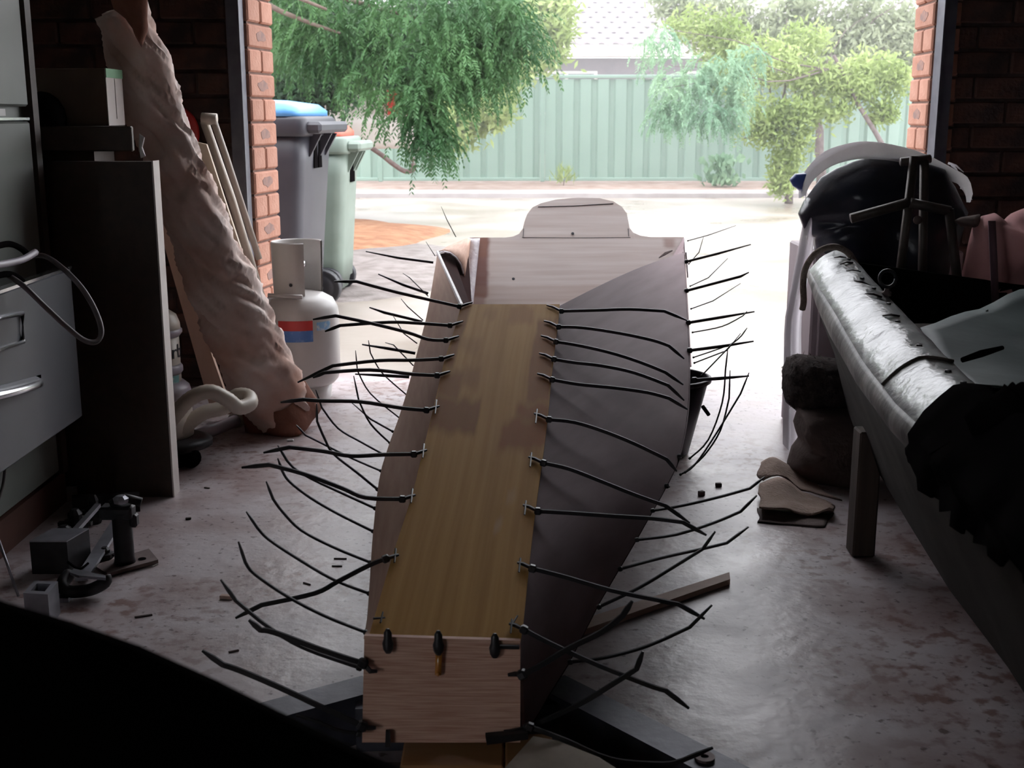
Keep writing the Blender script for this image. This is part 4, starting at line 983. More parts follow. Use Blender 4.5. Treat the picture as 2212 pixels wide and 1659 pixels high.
# ------------------------------------------------------------------ canvas roll, boards, pole
ax0 = W(600, 905, 3.80); ax0.z = .085; ax1 = W(258, 10, 3.40)
dirr = (ax1-ax0).normalized(); Lr = (ax1-ax0).length
ua = dirr.cross(Vector((0, 1, 0))).normalized(); ub = dirr.cross(ua).normalized()
b = MB(); R = []; NR = 90; NK = 64
for k in range(NR+1):
    t = k/NR; c0 = ax0+dirr*(Lr*1.04*t-.07)+Vector((-.028*math.sin(math.pi*min(1, t*1.0)), 0, 0))
    r0 = np.interp(t, [0, .03, .1, .3, .55, .75, .9, 1], [.085, .10, .106, .104, .084, .074, .075, .066])
    ring = []
    for j in range(NK):
        a = 2*math.pi*j/NK
        h1 = mnoise.noise(Vector((math.cos(a+t*5)*1.6, math.sin(a+t*5)*1.6, t*7)))
        h2 = mnoise.noise(Vector((math.cos(a+t*9)*3.2, math.sin(a+t*9)*3.2, t*14+5)))
        h3 = mnoise.noise(Vector((math.cos(a+t*12)*2.2, math.sin(a+t*12)*2.2, t*10+9)))
        f = .012*h1 + .024*(.3-abs(h2))*min(1, t*5+.2) + .03*(.22-abs(h3))
        ring.append(c0+(ua*math.cos(a)+ub*math.sin(a))*(r0+f))
    R.append(ring)
b.loft(R)
roll = b.build('canvas_roll', M['canvas'], None, True)
tag(roll, 'long pink stained canvas roll leaning between the bench and the pier', 'canvas roll')
# loose ends
b = MB(); P = [[ax0-dirr*.03+(ua*math.cos(a)+ub*math.sin(a))*(.098+.012*math.sin(a*4)) + Vector((0, 0, 0))+dirr*(.06-v*.10)+(ua*math.cos(a)+ub*math.sin(a))*v*.02 for v in (0, .5, 1)] for a in [2*math.pi*i/30 for i in range(31)]]
b.sheet(P, .003); b.build('loose_hem', M['canvas_in'], roll, True)
b = MB(); b.blob([(232, -40), (320, -40), (322, 25), (318, 70), (306, 104), (292, 70), (272, 40), (245, 20)], 3.27, .03, rings=6, amp=.015, scale=18, seed=4); b.build('folded_end', M['canvas_in'], roll, True)
tag(MB().slab([W(315, 390, 3.87), W(325, 385, 3.87), W(502, 895, 3.9), W(458, 895, 3.9)], (0.05, 1, 0), .018).build('pine_board', M['pine']), 'narrow pale pine board leaning behind the upright slab', 'board')
tag(MB().slab([W(410, 303, 4.12), W(446, 312, 4.12), W(600, 780, 4.16), W(560, 780, 4.16)], (0, 1, 0), .016).build('cream_board', M['pine2']), 'cream board leaning behind the canvas roll', 'board')
po = thing('folding_pole', W(500, 450, 4.06), 'cream folded plastic pole with a hinge at the top, leaning by the canvas roll', 'pole')
MB().tube([W(441, 262, 4.05), W(500, 430, 4.07), W(612, 800, 4.1)], .0145, 10).build('strut', M['ivory'], po, True)
MB().tube([W(462, 262, 4.03), W(487, 335, 4.04), W(560, 560, 4.06)], .011, 10).build('strut', M['ivory'], po, True)
MB().tube([W(436, 256, 4.03), W(468, 258, 4.03)], .019, 12).build('hinge', M['ivory'], po, True)
b = MB(); b.lathe([(0, -.004), (.088, -.004), (.095, 0), (.088, .004), (0, .004)], W(374, 285, 4.408), 32, Matrix.Rotation(math.pi/2, 3, 'X')); tag(b.build('red_disc', M['red'], None, True), 'round red plastic disc hung on the dark brick wall', 'disc')
b = MB(); b.blob([(350, 138), (362, 142), (376, 160), (368, 168), (366, 182), (356, 178)], 4.4, .02, rings=5, amp=.012, scale=25); tag(b.build('plastic_wrap', M['clear'], None, True), 'scrap of cloudy plastic film behind the canvas roll', 'plastic film')

# ------------------------------------------------------------------ vacuum cleaner
vx, vy = W(352, 900, 3.45).x, 3.45
va = thing('vacuum_cleaner', (vx, vy, 0), 'cream upright cylinder vacuum cleaner on castors behind the slab', 'vacuum cleaner')
def zv(py): return W(352, py, 3.42).z
MB().lathe([(.085, .06), (.088, .1), (.085, zv(880)), (.07, zv(862))], (vx, vy, 0), 28).build('tank', M['ivory'], va, True)
MB().lathe([(.07, zv(866)), (.086, zv(850)), (.082, zv(838)), (.066, zv(828))], (vx, vy, 0), 28).build('flared_ring', M['lilac'], va, True)
MB().lathe([(.06, zv(832)), (.06, zv(728))], (vx, vy, 0), 28).build('motor_housing', M['ivory'], va, True)
MB().lathe([(.06, zv(812)), (.066, zv(806)), (.066, zv(796)), (.06, zv(790))], (vx, vy, 0), 28).build('band', M['lilac'], va, True)
MB().lathe([(.061, zv(731)), (.07, zv(722)), (.07, zv(716)), (.061, zv(712))], (vx, vy, 0), 28).build('band', M['lilac'], va, True)
MB().lathe([(.066, zv(716)), (.064, zv(700)), (.056, zv(684)), (.035, zv(673)), (0, zv(670))], (vx, vy, 0), 28).build('dome_cap', M['ivory'], va, True)
MB().lathe([(.0608, zv(832)), (.0608, zv(812))], (vx, vy, 0), 12, None, math.radians(-80), math.radians(-15)).build('label', M['teal_print'], va, True)
vs, fs = text_mesh('Turbo', .058)
bt_ = MB(); rr_ = .0612; zc = zv(762)
bt_.add([(vx+(rr_+v.z)*math.cos(-math.pi/2+1.06+v.x/rr_), vy+(rr_+v.z)*math.sin(-math.pi/2+1.06+v.x/rr_), zc+v.y) for v in vs], fs)
bt_.build('lettering', M['ink'], va)
MB().lathe([(.10, .045), (.115, .05), (.115, .065), (.09, .075)], (vx+.03, vy-.02, 0), 24).build('castor_base', M['steel_dark'], va, True)
for px, py in ((412, 992), (385, 1000)):
    p = W(px, py, 3.36); MB().lathe([(0, -.014), (.026, -.014), (.03, -.006), (.03, .006), (.026, .014), (0, .014)], (p.x, p.y, .03), 16, Matrix.Rotation(math.pi/2, 3, 'X')).build('castor', M['black'], va, True)
hs = spline([W(352, 935, 3.40), W(380, 895, 3.38), W(410, 862, 3.38), W(452, 846, 3.40), W(490, 862, 3.42), W(515, 880, 3.44), W(540, 872, 3.48), W(536, 856, 3.52), W(510, 855, 3.52), W(485, 880, 3.50), W(440, 892, 3.46), W(395, 925, 3.42), W(365, 960, 3.40)], 8)
rad = [.0215+.0012*(i % 2) for i in range(len(hs))]
MB().tube(hs, rad, 12).build('hose', M['ivory'], va, True)
b = MB(); b.tube([Z(405, 948, .028), Z(470, 925, .028), Z(520, 905, .028)], .02, 10); b.build('wand_tube', M['lilac'], va, True)
b = MB(); b.tube([Z(508, 908, .03), Z(534, 896, .03)], [.027, .024], 12); b.build('wand_tip', M['ivory'], va, True)

# ------------------------------------------------------------------ steel bits on the floor
tag(MB().slab([Z(158, 1112), Z(303, 1105), Z(303, 1098), Z(158, 1105)], (0, 0, 1), .045).build('steel_channel', M['steel_dark']), 'dark steel channel lying against the foot of the upright slab', 'steel bar')
def bar(p, q, w, h, m, name, label, cat='steel bar'):
    p = Vector(p); q = Vector(q); d = (q-p).normalized(); a = d.cross(Vector((0, 0, 1))).normalized()*w/2; u = Vector((0, 0, h))
    return tag(MB().hexa([p-a, q-a, q+a, p+a, p-a+u, q-a+u, q+a+u, p+a+u]).build(name, m), label, cat)
bar(Z(283, 1085, .05), Z(176, 1255, .004), .028, .008, M['steel'], 'flat_bar', 'long grey flat steel bar propped on the channel')
bar(Z(150, 1165, .03), Z(212, 1096, .05), .014, .01, M['steel'], 'thin_bar', 'short thin steel bar among the dark metal parts')
js = thing('jack_stand', Z(270, 1220), 'dark steel post with clamp head on a drilled base plate', 'jack stand')
b = MB(); b.slab([Z(203, 1228, .004), Z(232, 1246, .004), Z(342, 1216, .004), Z(322, 1192, .004)], (0, 0, 1), .008); b.build('base_plate', M['rust'], js)
MB().lathe([(0, 0), (.009, 0), (.009, .0006), (0, .0006)], Z(307, 1207, .0128), 12).build('bolt_hole', M['black'], js)
pb = Z(270, 1214, .012); MB().lathe([(.024, 0), (.022, .01), (.0215, .115), (.024, .12)], pb, 18).build('post', M['steel_dark'], js, True)
MB().box(pb+Vector((-.045, -.02, .105)), pb+Vector((.028, .02, .135)), bevel=.005).build('clamp', M['steel_dark'], js)
MB().tube([pb+Vector((-.02, -.01, .14)), pb+Vector((.012, 0, .152)), pb+Vector((.045, .005, .14))], .011, 8).build('lever', M['steel_dark'], js, True)
MB().lathe([(.016, 0), (.018, .01), (.01, .016), (0, .017)], pb+Vector((.005, -.012, .145)), 8).build('nut', M['steel'], js)
MB().box(pb+Vector((.02, -.012, .085)), pb+Vector((.036, .012, .115)), bevel=.004).build('bolt', M['steel_dark'], js)
bx = thing('steel_box', Z(115, 1228), 'dark steel box with worn bluish top beside the jack stand', 'steel box')
q0 = Z(70, 1240); q1 = Z(150, 1240); dp = Vector((.02, .085, 0)); hh = Vector((0, 0, .075))
MB().hexa([q0, q1, q1+dp, q0+dp, q0+hh, q1+hh, q1+dp+hh, q0+dp+hh]).build('case', M['steel_dark'], bx)
MB().hexa([p+Vector((0, 0, .0752)) for p in (q0, q1, q1+dp, q0+dp)]+[p+Vector((0, 0, .078)) for p in (q0, q1, q1+dp, q0+dp)]).build('top_plate', M['steel'], bx)
MB().tube(spline([q1+Vector((0, -.004, .03)), q1+Vector((.03, -.02, .02)), Z(190, 1217, .02)], 4), .003, 6).build('wire', M['black'], bx)
us_ = thing('u_channel', Z(190, 1265), 'curved dark steel channel with a bright flange, in front of the jack stand', 'steel channel')
b = MB(); P = [Z(150, 1236, .05), Z(170, 1243, .05), Z(228, 1248, .05), Z(228, 1243, .05), Z(160, 1228, .05)]
b.slab(P, (0, 0, -1), .006); b.build('flange', M['steel'], us_)
b = MB(); b.tube(spline([Z(150, 1240, .04), Z(135, 1262, .03), Z(150, 1278, .018), Z(195, 1274, .018), Z(226, 1258, .03), Z(226, 1246, .04)], 4), .014, 8); b.build('web', M['steel_dark'], us_, True)
sq = thing('square_tube', Z(90, 1300), 'short stub of square steel tube with an open end', 'steel tube')
t0 = Z(50, 1281, .07); t1 = Z(103, 1284, .07); t2 = Z(125, 1256, .07); t3 = Z(74, 1254, .07)
cen = (t0+t1+t2+t3)/4; inn = [lerp(p, cen, .42) for p in (t0, t1, t2, t3)]
b = MB(); o_ = b.add([t0, t1, t2, t3]+inn+[p-Vector((0, 0, .069)) for p in (t0, t1, t2, t3)]+[p-Vector((0, 0, .069)) for p in inn], [])
for k in range(4):
    k2 = (k+1) % 4; b.f += [[k, k2, 4+k2, 4+k], [8+k, 8+k2, k2, k], [4+k, 4+k2, 12+k2, 12+k]]
b.build('tube_wall', M['steel'], sq)
MB().box(Z(112, 1302), Z(112, 1302)+Vector((.035, .03, .01))).build('foot', M['steel'], sq)
tag(MB().tube([Xp(-5, 1160, -1.1), Z(40, 1288, .005)], .0032, 6).build('wire_rod', M['steel'], None, True), 'thin bright wire rod leaning at the picture edge', 'rod')
for i, (px, py, r, hgt, lab) in enumerate(((165, 1150, .03, .06, 'dark greasy gear lump behind the steel box'), (205, 1130, .022, .075, 'dark bolt cluster beside the flat bar'), (228, 1208, .02, .03, 'small dark steel knuckle at the jack stand'), (140, 1165, .03, .035, 'low dark casting behind the steel box'))):
    c = Z(px, py); b = MB(); b.lathe([(r*.7, 0), (r, hgt*.2), (r, hgt*.5), (r*.55, hgt*.55), (r*.6, hgt*.8), (r*.3, hgt), (0, hgt)], c, 9); b.box(c+Vector((-r*1.4, -.006, hgt*.3)), c+Vector((r*1.3, .008, hgt*.45)))
    tag(b.build('metal_part', M['steel_dark']), lab, 'metal part', 'loose metal parts by the slab')

# ------------------------------------------------------------------ bits on the floor
slat = [Z(1262, 1372, .002), Z(1577, 1262, .002), Z(1575, 1247, .002), Z(1240, 1355, .002)]
tag(MB().slab(slat, (0, 0, 1), .012).build('timber_offcut', M['woodslip']), 'long tapered tan timber offcut on the floor right of the bow', 'offcut')
def chip(px, py, l, w, h, a, m, lab):
    c = Z(px, py); b = MB().box(c-Vector((l/2, w/2, 0)), c+Vector((l/2, w/2, h)), rotz(a), c, bevel=.001); tag(b.build('floor_chip', m), lab, 'debris', 'bits dropped on the floor')
chip(490, 1293, .028, .012, .008, -.15, M['woodslip'], 'tan wood chip under the lowest left cable ties')
chip(407, 1122, .014, .009, .005, .2, M['debris'], 'dark crumb on the floor right of the upright slab')
chip(1515, 1070, .016, .013, .012, .5, M['debris'], 'dark nut on the floor right of the boat, nearer one')
chip(1552, 1051, .016, .012, .01, .1, M['debris'], 'dark nut on the floor near the burlap sack')
chip(663, 1262, .022, .004, .003, -.6, M['debris'], 'dark sliver on the floor left of the bow')
chip(735, 1208, .03, .004, .003, -.05, M['debris'], 'thin dark splinter beside the boat, upper one')
chip(728, 1224, .024, .003, .003, -.05, M['debris'], 'thin dark splinter beside the boat, lower one')
chip(505, 1408, .02, .005, .003, .5, M['debris'], 'dark sliver above the lowest cable tie')
chip(310, 1332, .035, .006, .003, .4, M['debris'], 'brown twig on the floor by the black hull')
chip(447, 1055, .018, .005, .003, -.4, M['debris'], 'brown leaf scrap by the vacuum castors')
chip(627, 953, .02, .01, .006, 0, M['white_paint'], 'white scrap at the foot of the canvas roll')
chip(335, 1222, .004, .02, .003, -.4, M['white_paint'], 'white splinter at the corner of the base plate')
chip(1370, 1312, .01, .008, .004, .3, M['white_paint'], 'white scrap right of the tapered offcut')

# ------------------------------------------------------------------ bucket behind the boat
bkx, bky = .46, 3.52
bu = thing('bucket', (bkx, bky, 0), 'black plastic bucket standing behind the right side of the plywood boat', 'bucket')
tx = W(1538, 826, 3.46).x-bkx; bx_ = W(1492, 1008, 3.46).x-bkx; zt = W(1500, 822, 3.46).z
b = MB(); b.lathe([(0, .004), (bx_, .004), (tx, zt), (tx-.004, zt), (bx_-.004, .012), (0, .012)], (bkx, bky, 0), 32, None, 0, 2*math.pi, False); b.build('wall', M['bin_dark'], bu, True)
b = MB(); b.lathe([(tx, zt-.012), (tx+.007, zt-.012), (tx+.007, zt), (tx, zt+.002), (tx-.003, zt)], (bkx, bky, 0), 32, None, 0, 2*math.pi, False); b.build('rim', M['steel_dark'], bu, True)
MB().tube([W(1518, 878, 3.43), W(1531, 896, 3.40)], .006, 6).build('handle_lug', M['black'], bu)

# ------------------------------------------------------------------ old boat on the right
ST = [(3.25, (1832, 545), (1748, 583), (1752, 615)), (2.98, (1880, 598), (1768, 620), (1765, 665)), (2.72, (1932, 655), (1800, 670), (1792, 725)), (2.3, (2012, 737), (1862, 778), (1852, 832)), (1.95, (2090, 815), (1935, 872), (1925, 932)), (1.65, (2172, 882), (2035, 965), (2035, 1050)), (1.35, (2292, 962), (2155, 1085), (2165, 1160)), (1.0, (2500, 1130), (2385, 1290), (2400, 1400)), (.7, (2900, 1380), (2780, 1600), (2800, 1750))]
ob = thing('old_boat', (1.3, 2.2, 0), 'old white and green boat with a dented rounded gunwale, beside the right wall', 'boat')
R = []; side_ = []; botm = []; inn_ = []
stn = []
for i in range(len(ST)-1):
    for k in range(5):
        t = k/5; a, c = ST[i], ST[i+1]
        D = lerp(a[0], c[0], t); f = lambda n_: (lerp(a[n_][0]*1.0, c[n_][0], t), lerp(a[n_][1]*1.0, c[n_][1], t))
        # interpolate world points so straight runs stay straight
        stn.append([lerp(W(*a[n_], a[0]), W(*c[n_], c[0]), t) for n_ in (1, 2, 3)])
stn.append([W(*ST[-1][n_], ST[-1][0]) for n_ in (1, 2, 3)])
for i, (r, l, s3) in enumerate(stn):
    v = (l-r); up = Vector((0, 0, 1)); w = v.length
    ring = []
    for k in range(9):
        u = k/8; p = lerp(r, l, u)+up*w*.22*math.sin(math.pi*u)+Vector((0, 0, .004*mnoise.noise(Vector((i*.9, u*3, 7)))))
        p += up*(-.009 if (i % 3 == 1 and i < 22 and .1 < u < .5) else 0)
        ring.append(p)
    under = [lerp(l, r, .15)+Vector((0, 0, -.03)), r+Vector((0.0, 0, -.03))]
    R.append(ring+under)
    side_.append([lerp(l, s3, k/5)+Vector((-.008*math.sin(math.pi*k/5), 0, 0)) for k in range(6)] + [s3+Vector((.06, 0, -.14)), Vector((s3.x+.12, s3.y, .2)), Vector((s3.x+.28, s3.y, .1)), Vector((s3.x+.95, s3.y, .09))])
    inn_.append([r+Vector((0, 0, -.02)), r+Vector((.02, 0, -.12)), r+Vector((.08, 0, -.22)), r+Vector((.3, 0, -.27)), r+Vector((.85, 0, -.28))])
MB().loft(R).build('gunwale', M['hull_white'], ob, True)
MB().sheet([r[:6] for r in side_], -.006).build('hull_side', M['hull_dirty'], ob, True)
MB().sheet([r[5:] for r in side_], -.006).build('hull_bottom', M['hull_bottom'], ob, True)
MB().sheet(inn_, -.004).build('inner_skin', M['hull_in'], ob, True)
# far end board and far side
r, l, s3 = stn[0]
MB().slab([l+Vector((.0, .01, -.02)), r+Vector((.03, .01, -.03)), r+Vector((1.0, .01, -.16)), Vector((r.x+.95, r.y+.01, .1)), Vector((s3.x+.3, s3.y+.01, .1)), s3+Vector((.06, .01, -.1))], (0, 1, 0), .02).build('end_board', M['black'], ob)
MB().box((r.x+.9, 1.2, .28), (r.x+.98, 3.26, .60), bevel=.02).build('far_gunwale', M['hull_white'], ob)
MB().slab([Vector((r.x+.95, 1.2, .58)), Vector((r.x+.95, 3.25, .58)), Vector((r.x+.92, 3.25, .1)), Vector((r.x+.92, 1.2, .1))], (1, 0, 0), .012).build('far_side', M['hull_in'], ob)
for y in (2.25, 2.85):
    MB().box((.86 if y > 2.5 else .80, y, .46), (r.x+.93, y+.16, .485), bevel=.004).build('thwart', M['timber'], ob)
def gpt(t, u, lift=0.0):
    i = min(len(stn)-2, int(t*(len(stn)-1))); f = t*(len(stn)-1)-i
    a, c = R[i], R[i+1]; k = min(7, int(u*8)); g = u*8-k
    return lerp(lerp(a[k], a[k+1], g), lerp(c[k], c[k+1], g), f)+Vector((0, 0, lift))
b = MB(); b.tube([gpt(.455, u/10, .002) for u in range(11)], .004, 6); b.build('joint_strap', M['hull_dirty'], ob, True)
for t in (.06, .11, .16, .22, .28, .33, .4, .5, .54):
    MB().lathe([(0, -.002), (.006, -.001), (.005, .003), (0, .004)], gpt(t, .22+.08*random.random(), .001), 8).build('rivet', M['steel_dark'], ob)
for t in (.03, .075, .12, .175, .24, .31):
    p0 = gpt(t, .18, .0015); p1 = gpt(t+.012, .5, .0015); MB().strap([p0, lerp(p0, p1, .5)+Vector((0, 0, .003)), p1], .0022, .001, .3).build('dent_crease', M['hull_dirty'], ob)
eb = gpt(.225, .05, .0)
rg = thing('ring_bolt', eb, 'rusty ring bolt standing on the inner edge of the old gunwale', 'ring bolt')
MB().lathe([(.011, 0), (.012, .008), (.006, .012), (.006, .022), (0, .022)], eb, 10).build('bolt_base', M['rust'], rg, True)
b = MB(); cc = eb+Vector((0, 0, .04)); b.tube([cc+Vector((.019*math.cos(a), .004*math.sin(a), .019*math.sin(a))) for a in [2*math.pi*k/20 for k in range(21)]], .0042, 8); b.build('ring', M['steel_dark'], rg, True)
rp = spline([W(1850, 575, 3.2), W(1832, 546, 3.16), W(1800, 533, 3.12), W(1765, 545, 3.1), W(1742, 575, 3.1), W(1735, 610, 3.12), W(1736, 650, 3.14), W(1733, 668, 3.15)], 6)
tag(MB().tube(rp, .0085, 8).build('rope_loop', M['rope'], None, True), 'tan rope looped over the far end of the old gunwale', 'rope')
# canvas lying in the old boat
P = []
for i in range(13):
    row = []
    for j in range(13):
        u, v = i/12, j/12
        a = lerp(W(1988, 705, 2.62), W(2330, 590, 3.15), u); c = lerp(W(2108, 832, 2.02), W(2420, 850, 2.2), u)
        p = lerp(a, c, v); p.z += .012*mnoise.noise(p*7)-.05*math.sin(math.pi*v)*.6; row.append(p)
    P.append(row)
tag(MB().sheet(P, -.004).build('green_canvas', M['canvas_green'], None, True), 'dull green canvas sheet spread inside the old boat', 'canvas')
tag(MB().tube([W(2078, 778, 2.15), W(2120, 764, 2.16), W(2166, 751, 2.18)], [.005, .007, .004], 7).build('dark_stick', M['black'], None, True), 'short dark stick lying on the green canvas', 'stick')
# black cloth over the near gunwale
Pc = []
for i in range(22):
    t = .58+.26*i/21; row = []
    rgd = .012*random.random()
    for k in range(10):
        u = k/9
        if u < .6: p = gpt(t, u/.6, .012+.01*mnoise.noise(Vector((i*.5, u*4, 2))))
        else:
            i_ = int(t*(len(stn)-1)); s3 = stn[i_][2]; l = stn[i_][1]; p = lerp(l, s3, (u-.6)/.4*1.05)+Vector((-.016-.012*mnoise.noise(Vector((i*.6, u*5, 9))), 0, 0))
        if i in (0,): p += Vector((0, .03*random.random(), .004))
        if k == 9: p += Vector((0, 0, -.03*random.random()))
        row.append(p)
    Pc.append(row)
bc = tag(MB().sheet(Pc, -.004).build('black_cloth', M['black'], None, True), 'ragged black cloth draped over the near gunwale of the old boat', 'cloth')
b = MB(); b.blob([(2120, 860), (2150, 850), (2166, 842), (2172, 832), (2180, 845), (2190, 828), (2196, 846), (2212, 826), (2230, 840), (2300, 850), (2300, 1000), (2200, 1010), (2110, 960), (2085, 900)], 1.56, .05, rings=7, amp=.012, scale=20); b.build('crumpled_edge', M['black'], bc, True)

# ------------------------------------------------------------------ heap at the right of the opening
gb = thing('grey_cupboard', (1.07, 3.8, 0), 'grey cupboard carrying the black plastic bundle by the right pier', 'cupboard')
xg = W(1745, 800, 3.62).x
MB().box((xg, 3.62, 0), (1.36, 3.95, .60), bevel=.006).build('carcass', M['boxgrey'], gb)
MB().box((xg+.02, 3.605, .03), (1.34, 3.62, .57), bevel=.004).build('door', M['boxgrey'], gb)
bag = thing('plastic_bundle', W(1890, 520, 3.7), 'large bundle wrapped in black plastic on the grey cupboard', 'bundle')
b = MB(); b.blob([(1722, 462), (1732, 435), (1752, 408), (1770, 385), (1805, 362), (1845, 345), (1880, 336), (1930, 336), (1985, 347), (2040, 362), (2066, 400), (2088, 455), (2070, 520), (2040, 640), (1900, 650), (1800, 600), (1768, 545), (1762, 512), (1745, 506), (1735, 488)], 3.66, .12, rings=12, amp=.028, scale=7, seed=2, creases=.05, back=1.2)
b.build('black_wrap', M['bag'], bag, True)
tc_ = [(1722, 428), (1724, 395), (1744, 360), (1785, 327), (1830, 310), (1872, 303), (1930, 311), (1985, 329), (2040, 358), (2085, 385), (2096, 425)]
P = [[lerp(W(x, y, 3.80), W(1890+(x-1890)*.9, 470+(y-470)*.72, 3.62), v)+Vector((0, -.05*math.sin(math.pi*v), .03*math.sin(math.pi*v*.5)*(v < .6))) + Vector(mnoise.noise_vector(Vector((x*.02, v*3, 1))))*.008 for v in [k/6*.8 for k in range(7)]] for x, y in tc_]
P = [[P[i_][k] for i_ in range(len(tc_))] for k in range(7)]; P = [spline(r, 3) for r in P]
MB().grid(P).build('white_wadding', M['fluff'], bag, True)
b = MB(); b.blob([(1704, 388), (1716, 376), (1738, 374), (1748, 385), (1738, 415), (1726, 412), (1712, 402)], 3.74, .025, rings=5, amp=.006, scale=14); b.build('blue_corner', M['bag_blue'], bag, True)
for k, (x0, y0, x1, y1) in enumerate(((2048, 352, 2082, 372), (2056, 356, 2074, 382), (2070, 390, 2100, 432), (2072, 396, 2094, 438), (2068, 384, 2092, 412), (2075, 405, 2098, 424))):
    MB().tube([W(x0, y0, 3.7), lerp(W(x0, y0, 3.7), W(x1, y1, 3.68), .5)+Vector((0, 0, .006)), W(x1, y1, 3.68)], [.004, .003, .001], 5).build('loose_fibre', M['fluff'], bag, True)
# milky plastic sheet hanging to the floor
P = []
for i in range(15):
    t = i/14; row = []
    for j in range(17):
        v = j/16; x = lerp(lerp(1742, 1694, min(1, v*2.2)), 1690, max(0, v-.45)/.55) + t*lerp(30, 44, v); y = lerp(440, 1000, v)
        p = W(x, y, 3.585+.13*max(0, .25-v)*4-.05*math.sin(t*3)+.02*math.sin(t*9+v*2)); p.z = max(p.z, .004); row.append(p)
    P.append(row)
tag(MB().grid(P).build('plastic_sheet', M['sheetwhite'], None, True), 'milky plastic sheet hanging from the black bundle to the floor', 'plastic sheet')
# dark frame of a folding chair in front of the bundle
fc2 = thing('folding_chair', W(1960, 700, 3.42), 'dark metal folding chair frame standing in front of the black bundle', 'chair')
for k, (a, c, r_) in enumerate((((1975, 338, 3.40), (1938, 640, 3.36), .013), ((1997, 345, 3.42), (1990, 700, 3.38), .013), ((1838, 472, 3.38), (1962, 438, 3.38), .014), ((1966, 438, 3.37), (2052, 456, 3.37), .014), ((2050, 452, 3.37), (2078, 690, 3.36), .014), ((1945, 350, 3.42), (2010, 343, 3.42), .012))):
    MB().tube([W(*a), W(*c)], r_, 8).build('bar', M['frame_metal'], fc2, True)
for (x, y) in ((1938, 640), (1990, 700), (2078, 690)):
    p = W(x, y, 3.37); MB().tube([p, Vector((p.x+.01, p.y, 0))], .013, 8).build('leg', M['frame_metal'], fc2, True)
MB().lathe([(0, 0), (.012, .002), (.012, .008), (0, .01)], W(1981, 475, 3.34), 10, Matrix.Rotation(math.pi/2, 3, 'X')).build('hinge_bolt', M['rust'], fc2, True)
tag(MB().box((1.40, 3.45, .0), (1.95, 3.80, .50), bevel=.01).build('dark_crate', M['timber']), 'dark timber crate under the pink bedding by the right wall', 'crate')
pk = thing('pink_bedding', W(2180, 600, 3.2), 'bundle of dusty pink bedding with a dark stripe, at the right wall', 'bedding')
b = MB(); b.blob([(2078, 668), (2080, 600), (2088, 540), (2100, 495), (2118, 468), (2142, 460), (2162, 478), (2180, 462), (2215, 448), (2290, 430), (2400, 470), (2420, 600), (2300, 640), (2200, 660)], 3.36, .14, rings=16, amp=.035, scale=7, seed=9, creases=.07, back=.6); b.build('quilt', M['pink'], pk, True)
b = MB(); P = [[W(2134+t*16+8*v, 478+v*175, 3.212-.05*math.sin(v*3)) for v in [j/8 for j in range(9)]] for t in (0, 1)]; b.sheet(P, .003); b.build('stripe', M['stripe'], pk, True)
MB().blob([(2115, 462), (2075, 470), (2060, 478), (2075, 490), (2115, 492)], 3.36, .03, rings=5, amp=.006, scale=12).build('tan_bundle', M['cloth_brown'], pk, True)  # a tan bundle, grouped with the bedding as a part
# fleece roll, sacking, burlap, post
b = MB(); b.blob([(1690, 800), (1700, 775), (1725, 765), (1770, 770), (1830, 778), (1860, 800), (1865, 850), (1840, 885), (1780, 880), (1722, 890), (1698, 868), (1690, 840)], 3.36, .12, rings=12, amp=.012, scale=40, seed=3); 
fl = tag(b.build('fleece_roll', M['fur'], None, True), 'dark brown fleece bundle lying on the sacking by the opening', 'fleece')
rs2 = np.random.RandomState(5); fb = MB()
vv = [v for v in b.v]
for k in range(900):
    p = vv[rs2.randint(len(vv))]; d = Vector(rs2.normal(size=3)).normalized()*.012; d.y = -abs(d.y)
    s1 = Vector(rs2.normal(size=3)).normalized()*.0012
    fb.add([p+s1, p-s1, p+d], [[0, 1, 2]])
o = fb.build('fleece_hair', M['fur'], fl); o['kind'] = 'stuff'
b = MB(); b.blob([(1722, 885), (1760, 880), (1840, 880), (1880, 900), (1880, 1000), (1850, 1090), (1800, 1085), (1740, 1040), (1700, 1005), (1712, 970), (1728, 950), (1716, 920)], 3.28, .14, rings=12, amp=.025, scale=9, seed=5, creases=.02)
tag(b.build('brown_sacking', M['cloth_brown'], None, True), 'brown sacking hanging below the fleece bundle', 'sacking')
bl = thing('burlap_sack', Z(1715, 1120), 'crumpled tan burlap sack thrown on the floor by the opening', 'sack')
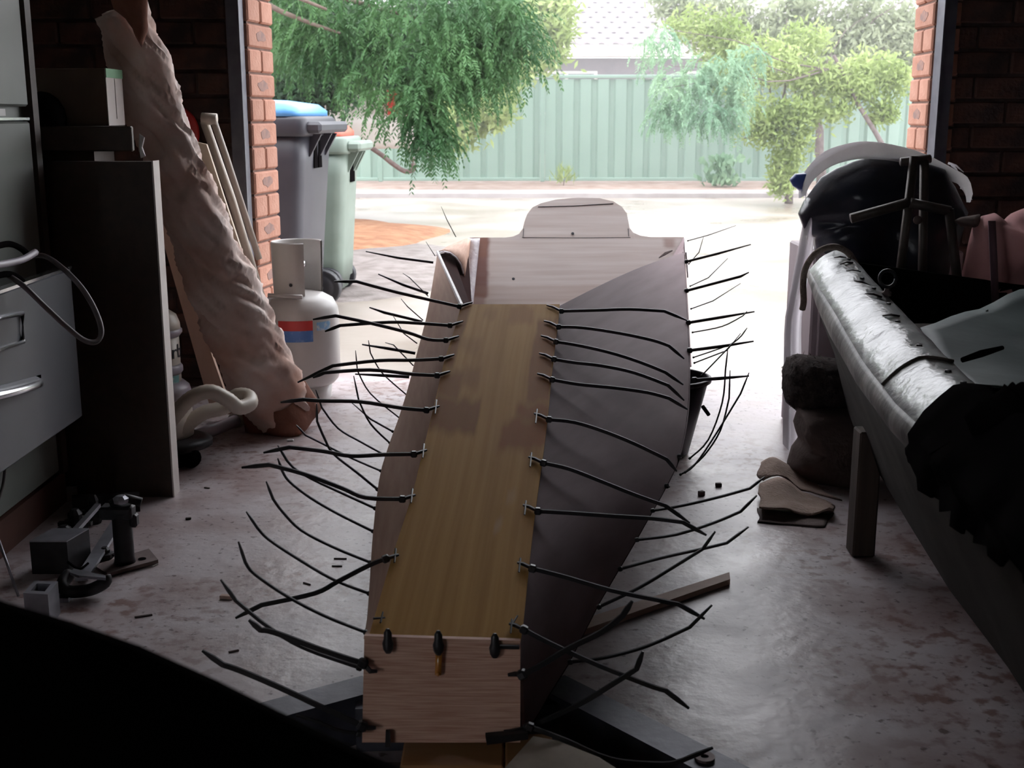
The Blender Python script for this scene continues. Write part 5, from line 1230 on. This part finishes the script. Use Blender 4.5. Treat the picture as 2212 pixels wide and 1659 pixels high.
def cloth(grid, th, m, nm, par):
    P = [[W(*q) for q in row] for row in grid]
    Q = [spline(r, 4) for r in P]; T_ = list(map(list, zip(*Q))); T_ = [spline(r, 4) for r in T_]
    T_ = [[p+Vector(mnoise.noise_vector(p*14))*.014 for p in r] for r in T_]
    for r in T_:
        for p in r: p.z = max(p.z, .004)
    MB().sheet(T_, th).build(nm, m, par, True)
cloth([[(1642, 1040, 3.12), (1690, 1040, 3.14), (1745, 1070, 3.1), (1805, 1095, 3.0)], [(1638, 1085, 2.98), (1690, 1075, 3.0), (1750, 1095, 2.98), (1800, 1100, 2.94)], [(1634, 1098, 2.92), (1690, 1100, 2.9), (1740, 1108, 2.9), (1790, 1098, 2.9)]], -.004, M['burlap'], 'top_fold', bl)
cloth([[(1645, 1000, 3.3), (1668, 982, 3.3), (1700, 1000, 3.28), (1760, 1050, 3.2)], [(1640, 1028, 3.22), (1672, 1022, 3.2), (1715, 1035, 3.2), (1770, 1072, 3.15)], [(1650, 1042, 3.18), (1690, 1032, 3.16), (1730, 1058, 3.14), (1812, 1092, 3.05)]], -.004, M['burlap'], 'back_fold', bl)
cloth([[(1634, 1100, 2.98), (1690, 1115, 2.96), (1750, 1118, 2.95), (1800, 1105, 2.93)], [(1640, 1125, 2.92), (1690, 1138, 2.9), (1740, 1140, 2.9), (1790, 1135, 2.9)], [(1634, 1132, 2.88), (1690, 1142, 2.86), (1740, 1148, 2.85), (1780, 1152, 2.84)]], -.004, M['cloth_brown'], 'under_fold', bl)
p0 = Z(1862, 1205)
tag(MB().box((p0.x-.022, p0.y, 0), (p0.x+.03, p0.y+.06, .30), bevel=.004).build('timber_post', M['timber']), 'dark timber post propping the old boat, behind the burlap sack', 'post')
for x, y, lab in ((1.25, 1.5, 'dark timber chock in the shade under the near half of the old boat'), (1.35, 2.9, 'dark timber chock in the shade under the far half of the old boat')):
    tag(MB().box((x, y, 0), (x+.09, y+.09, .085), bevel=.004).build('timber_chock', M['timber']), lab, 'chock', 'chocks under the old boat')
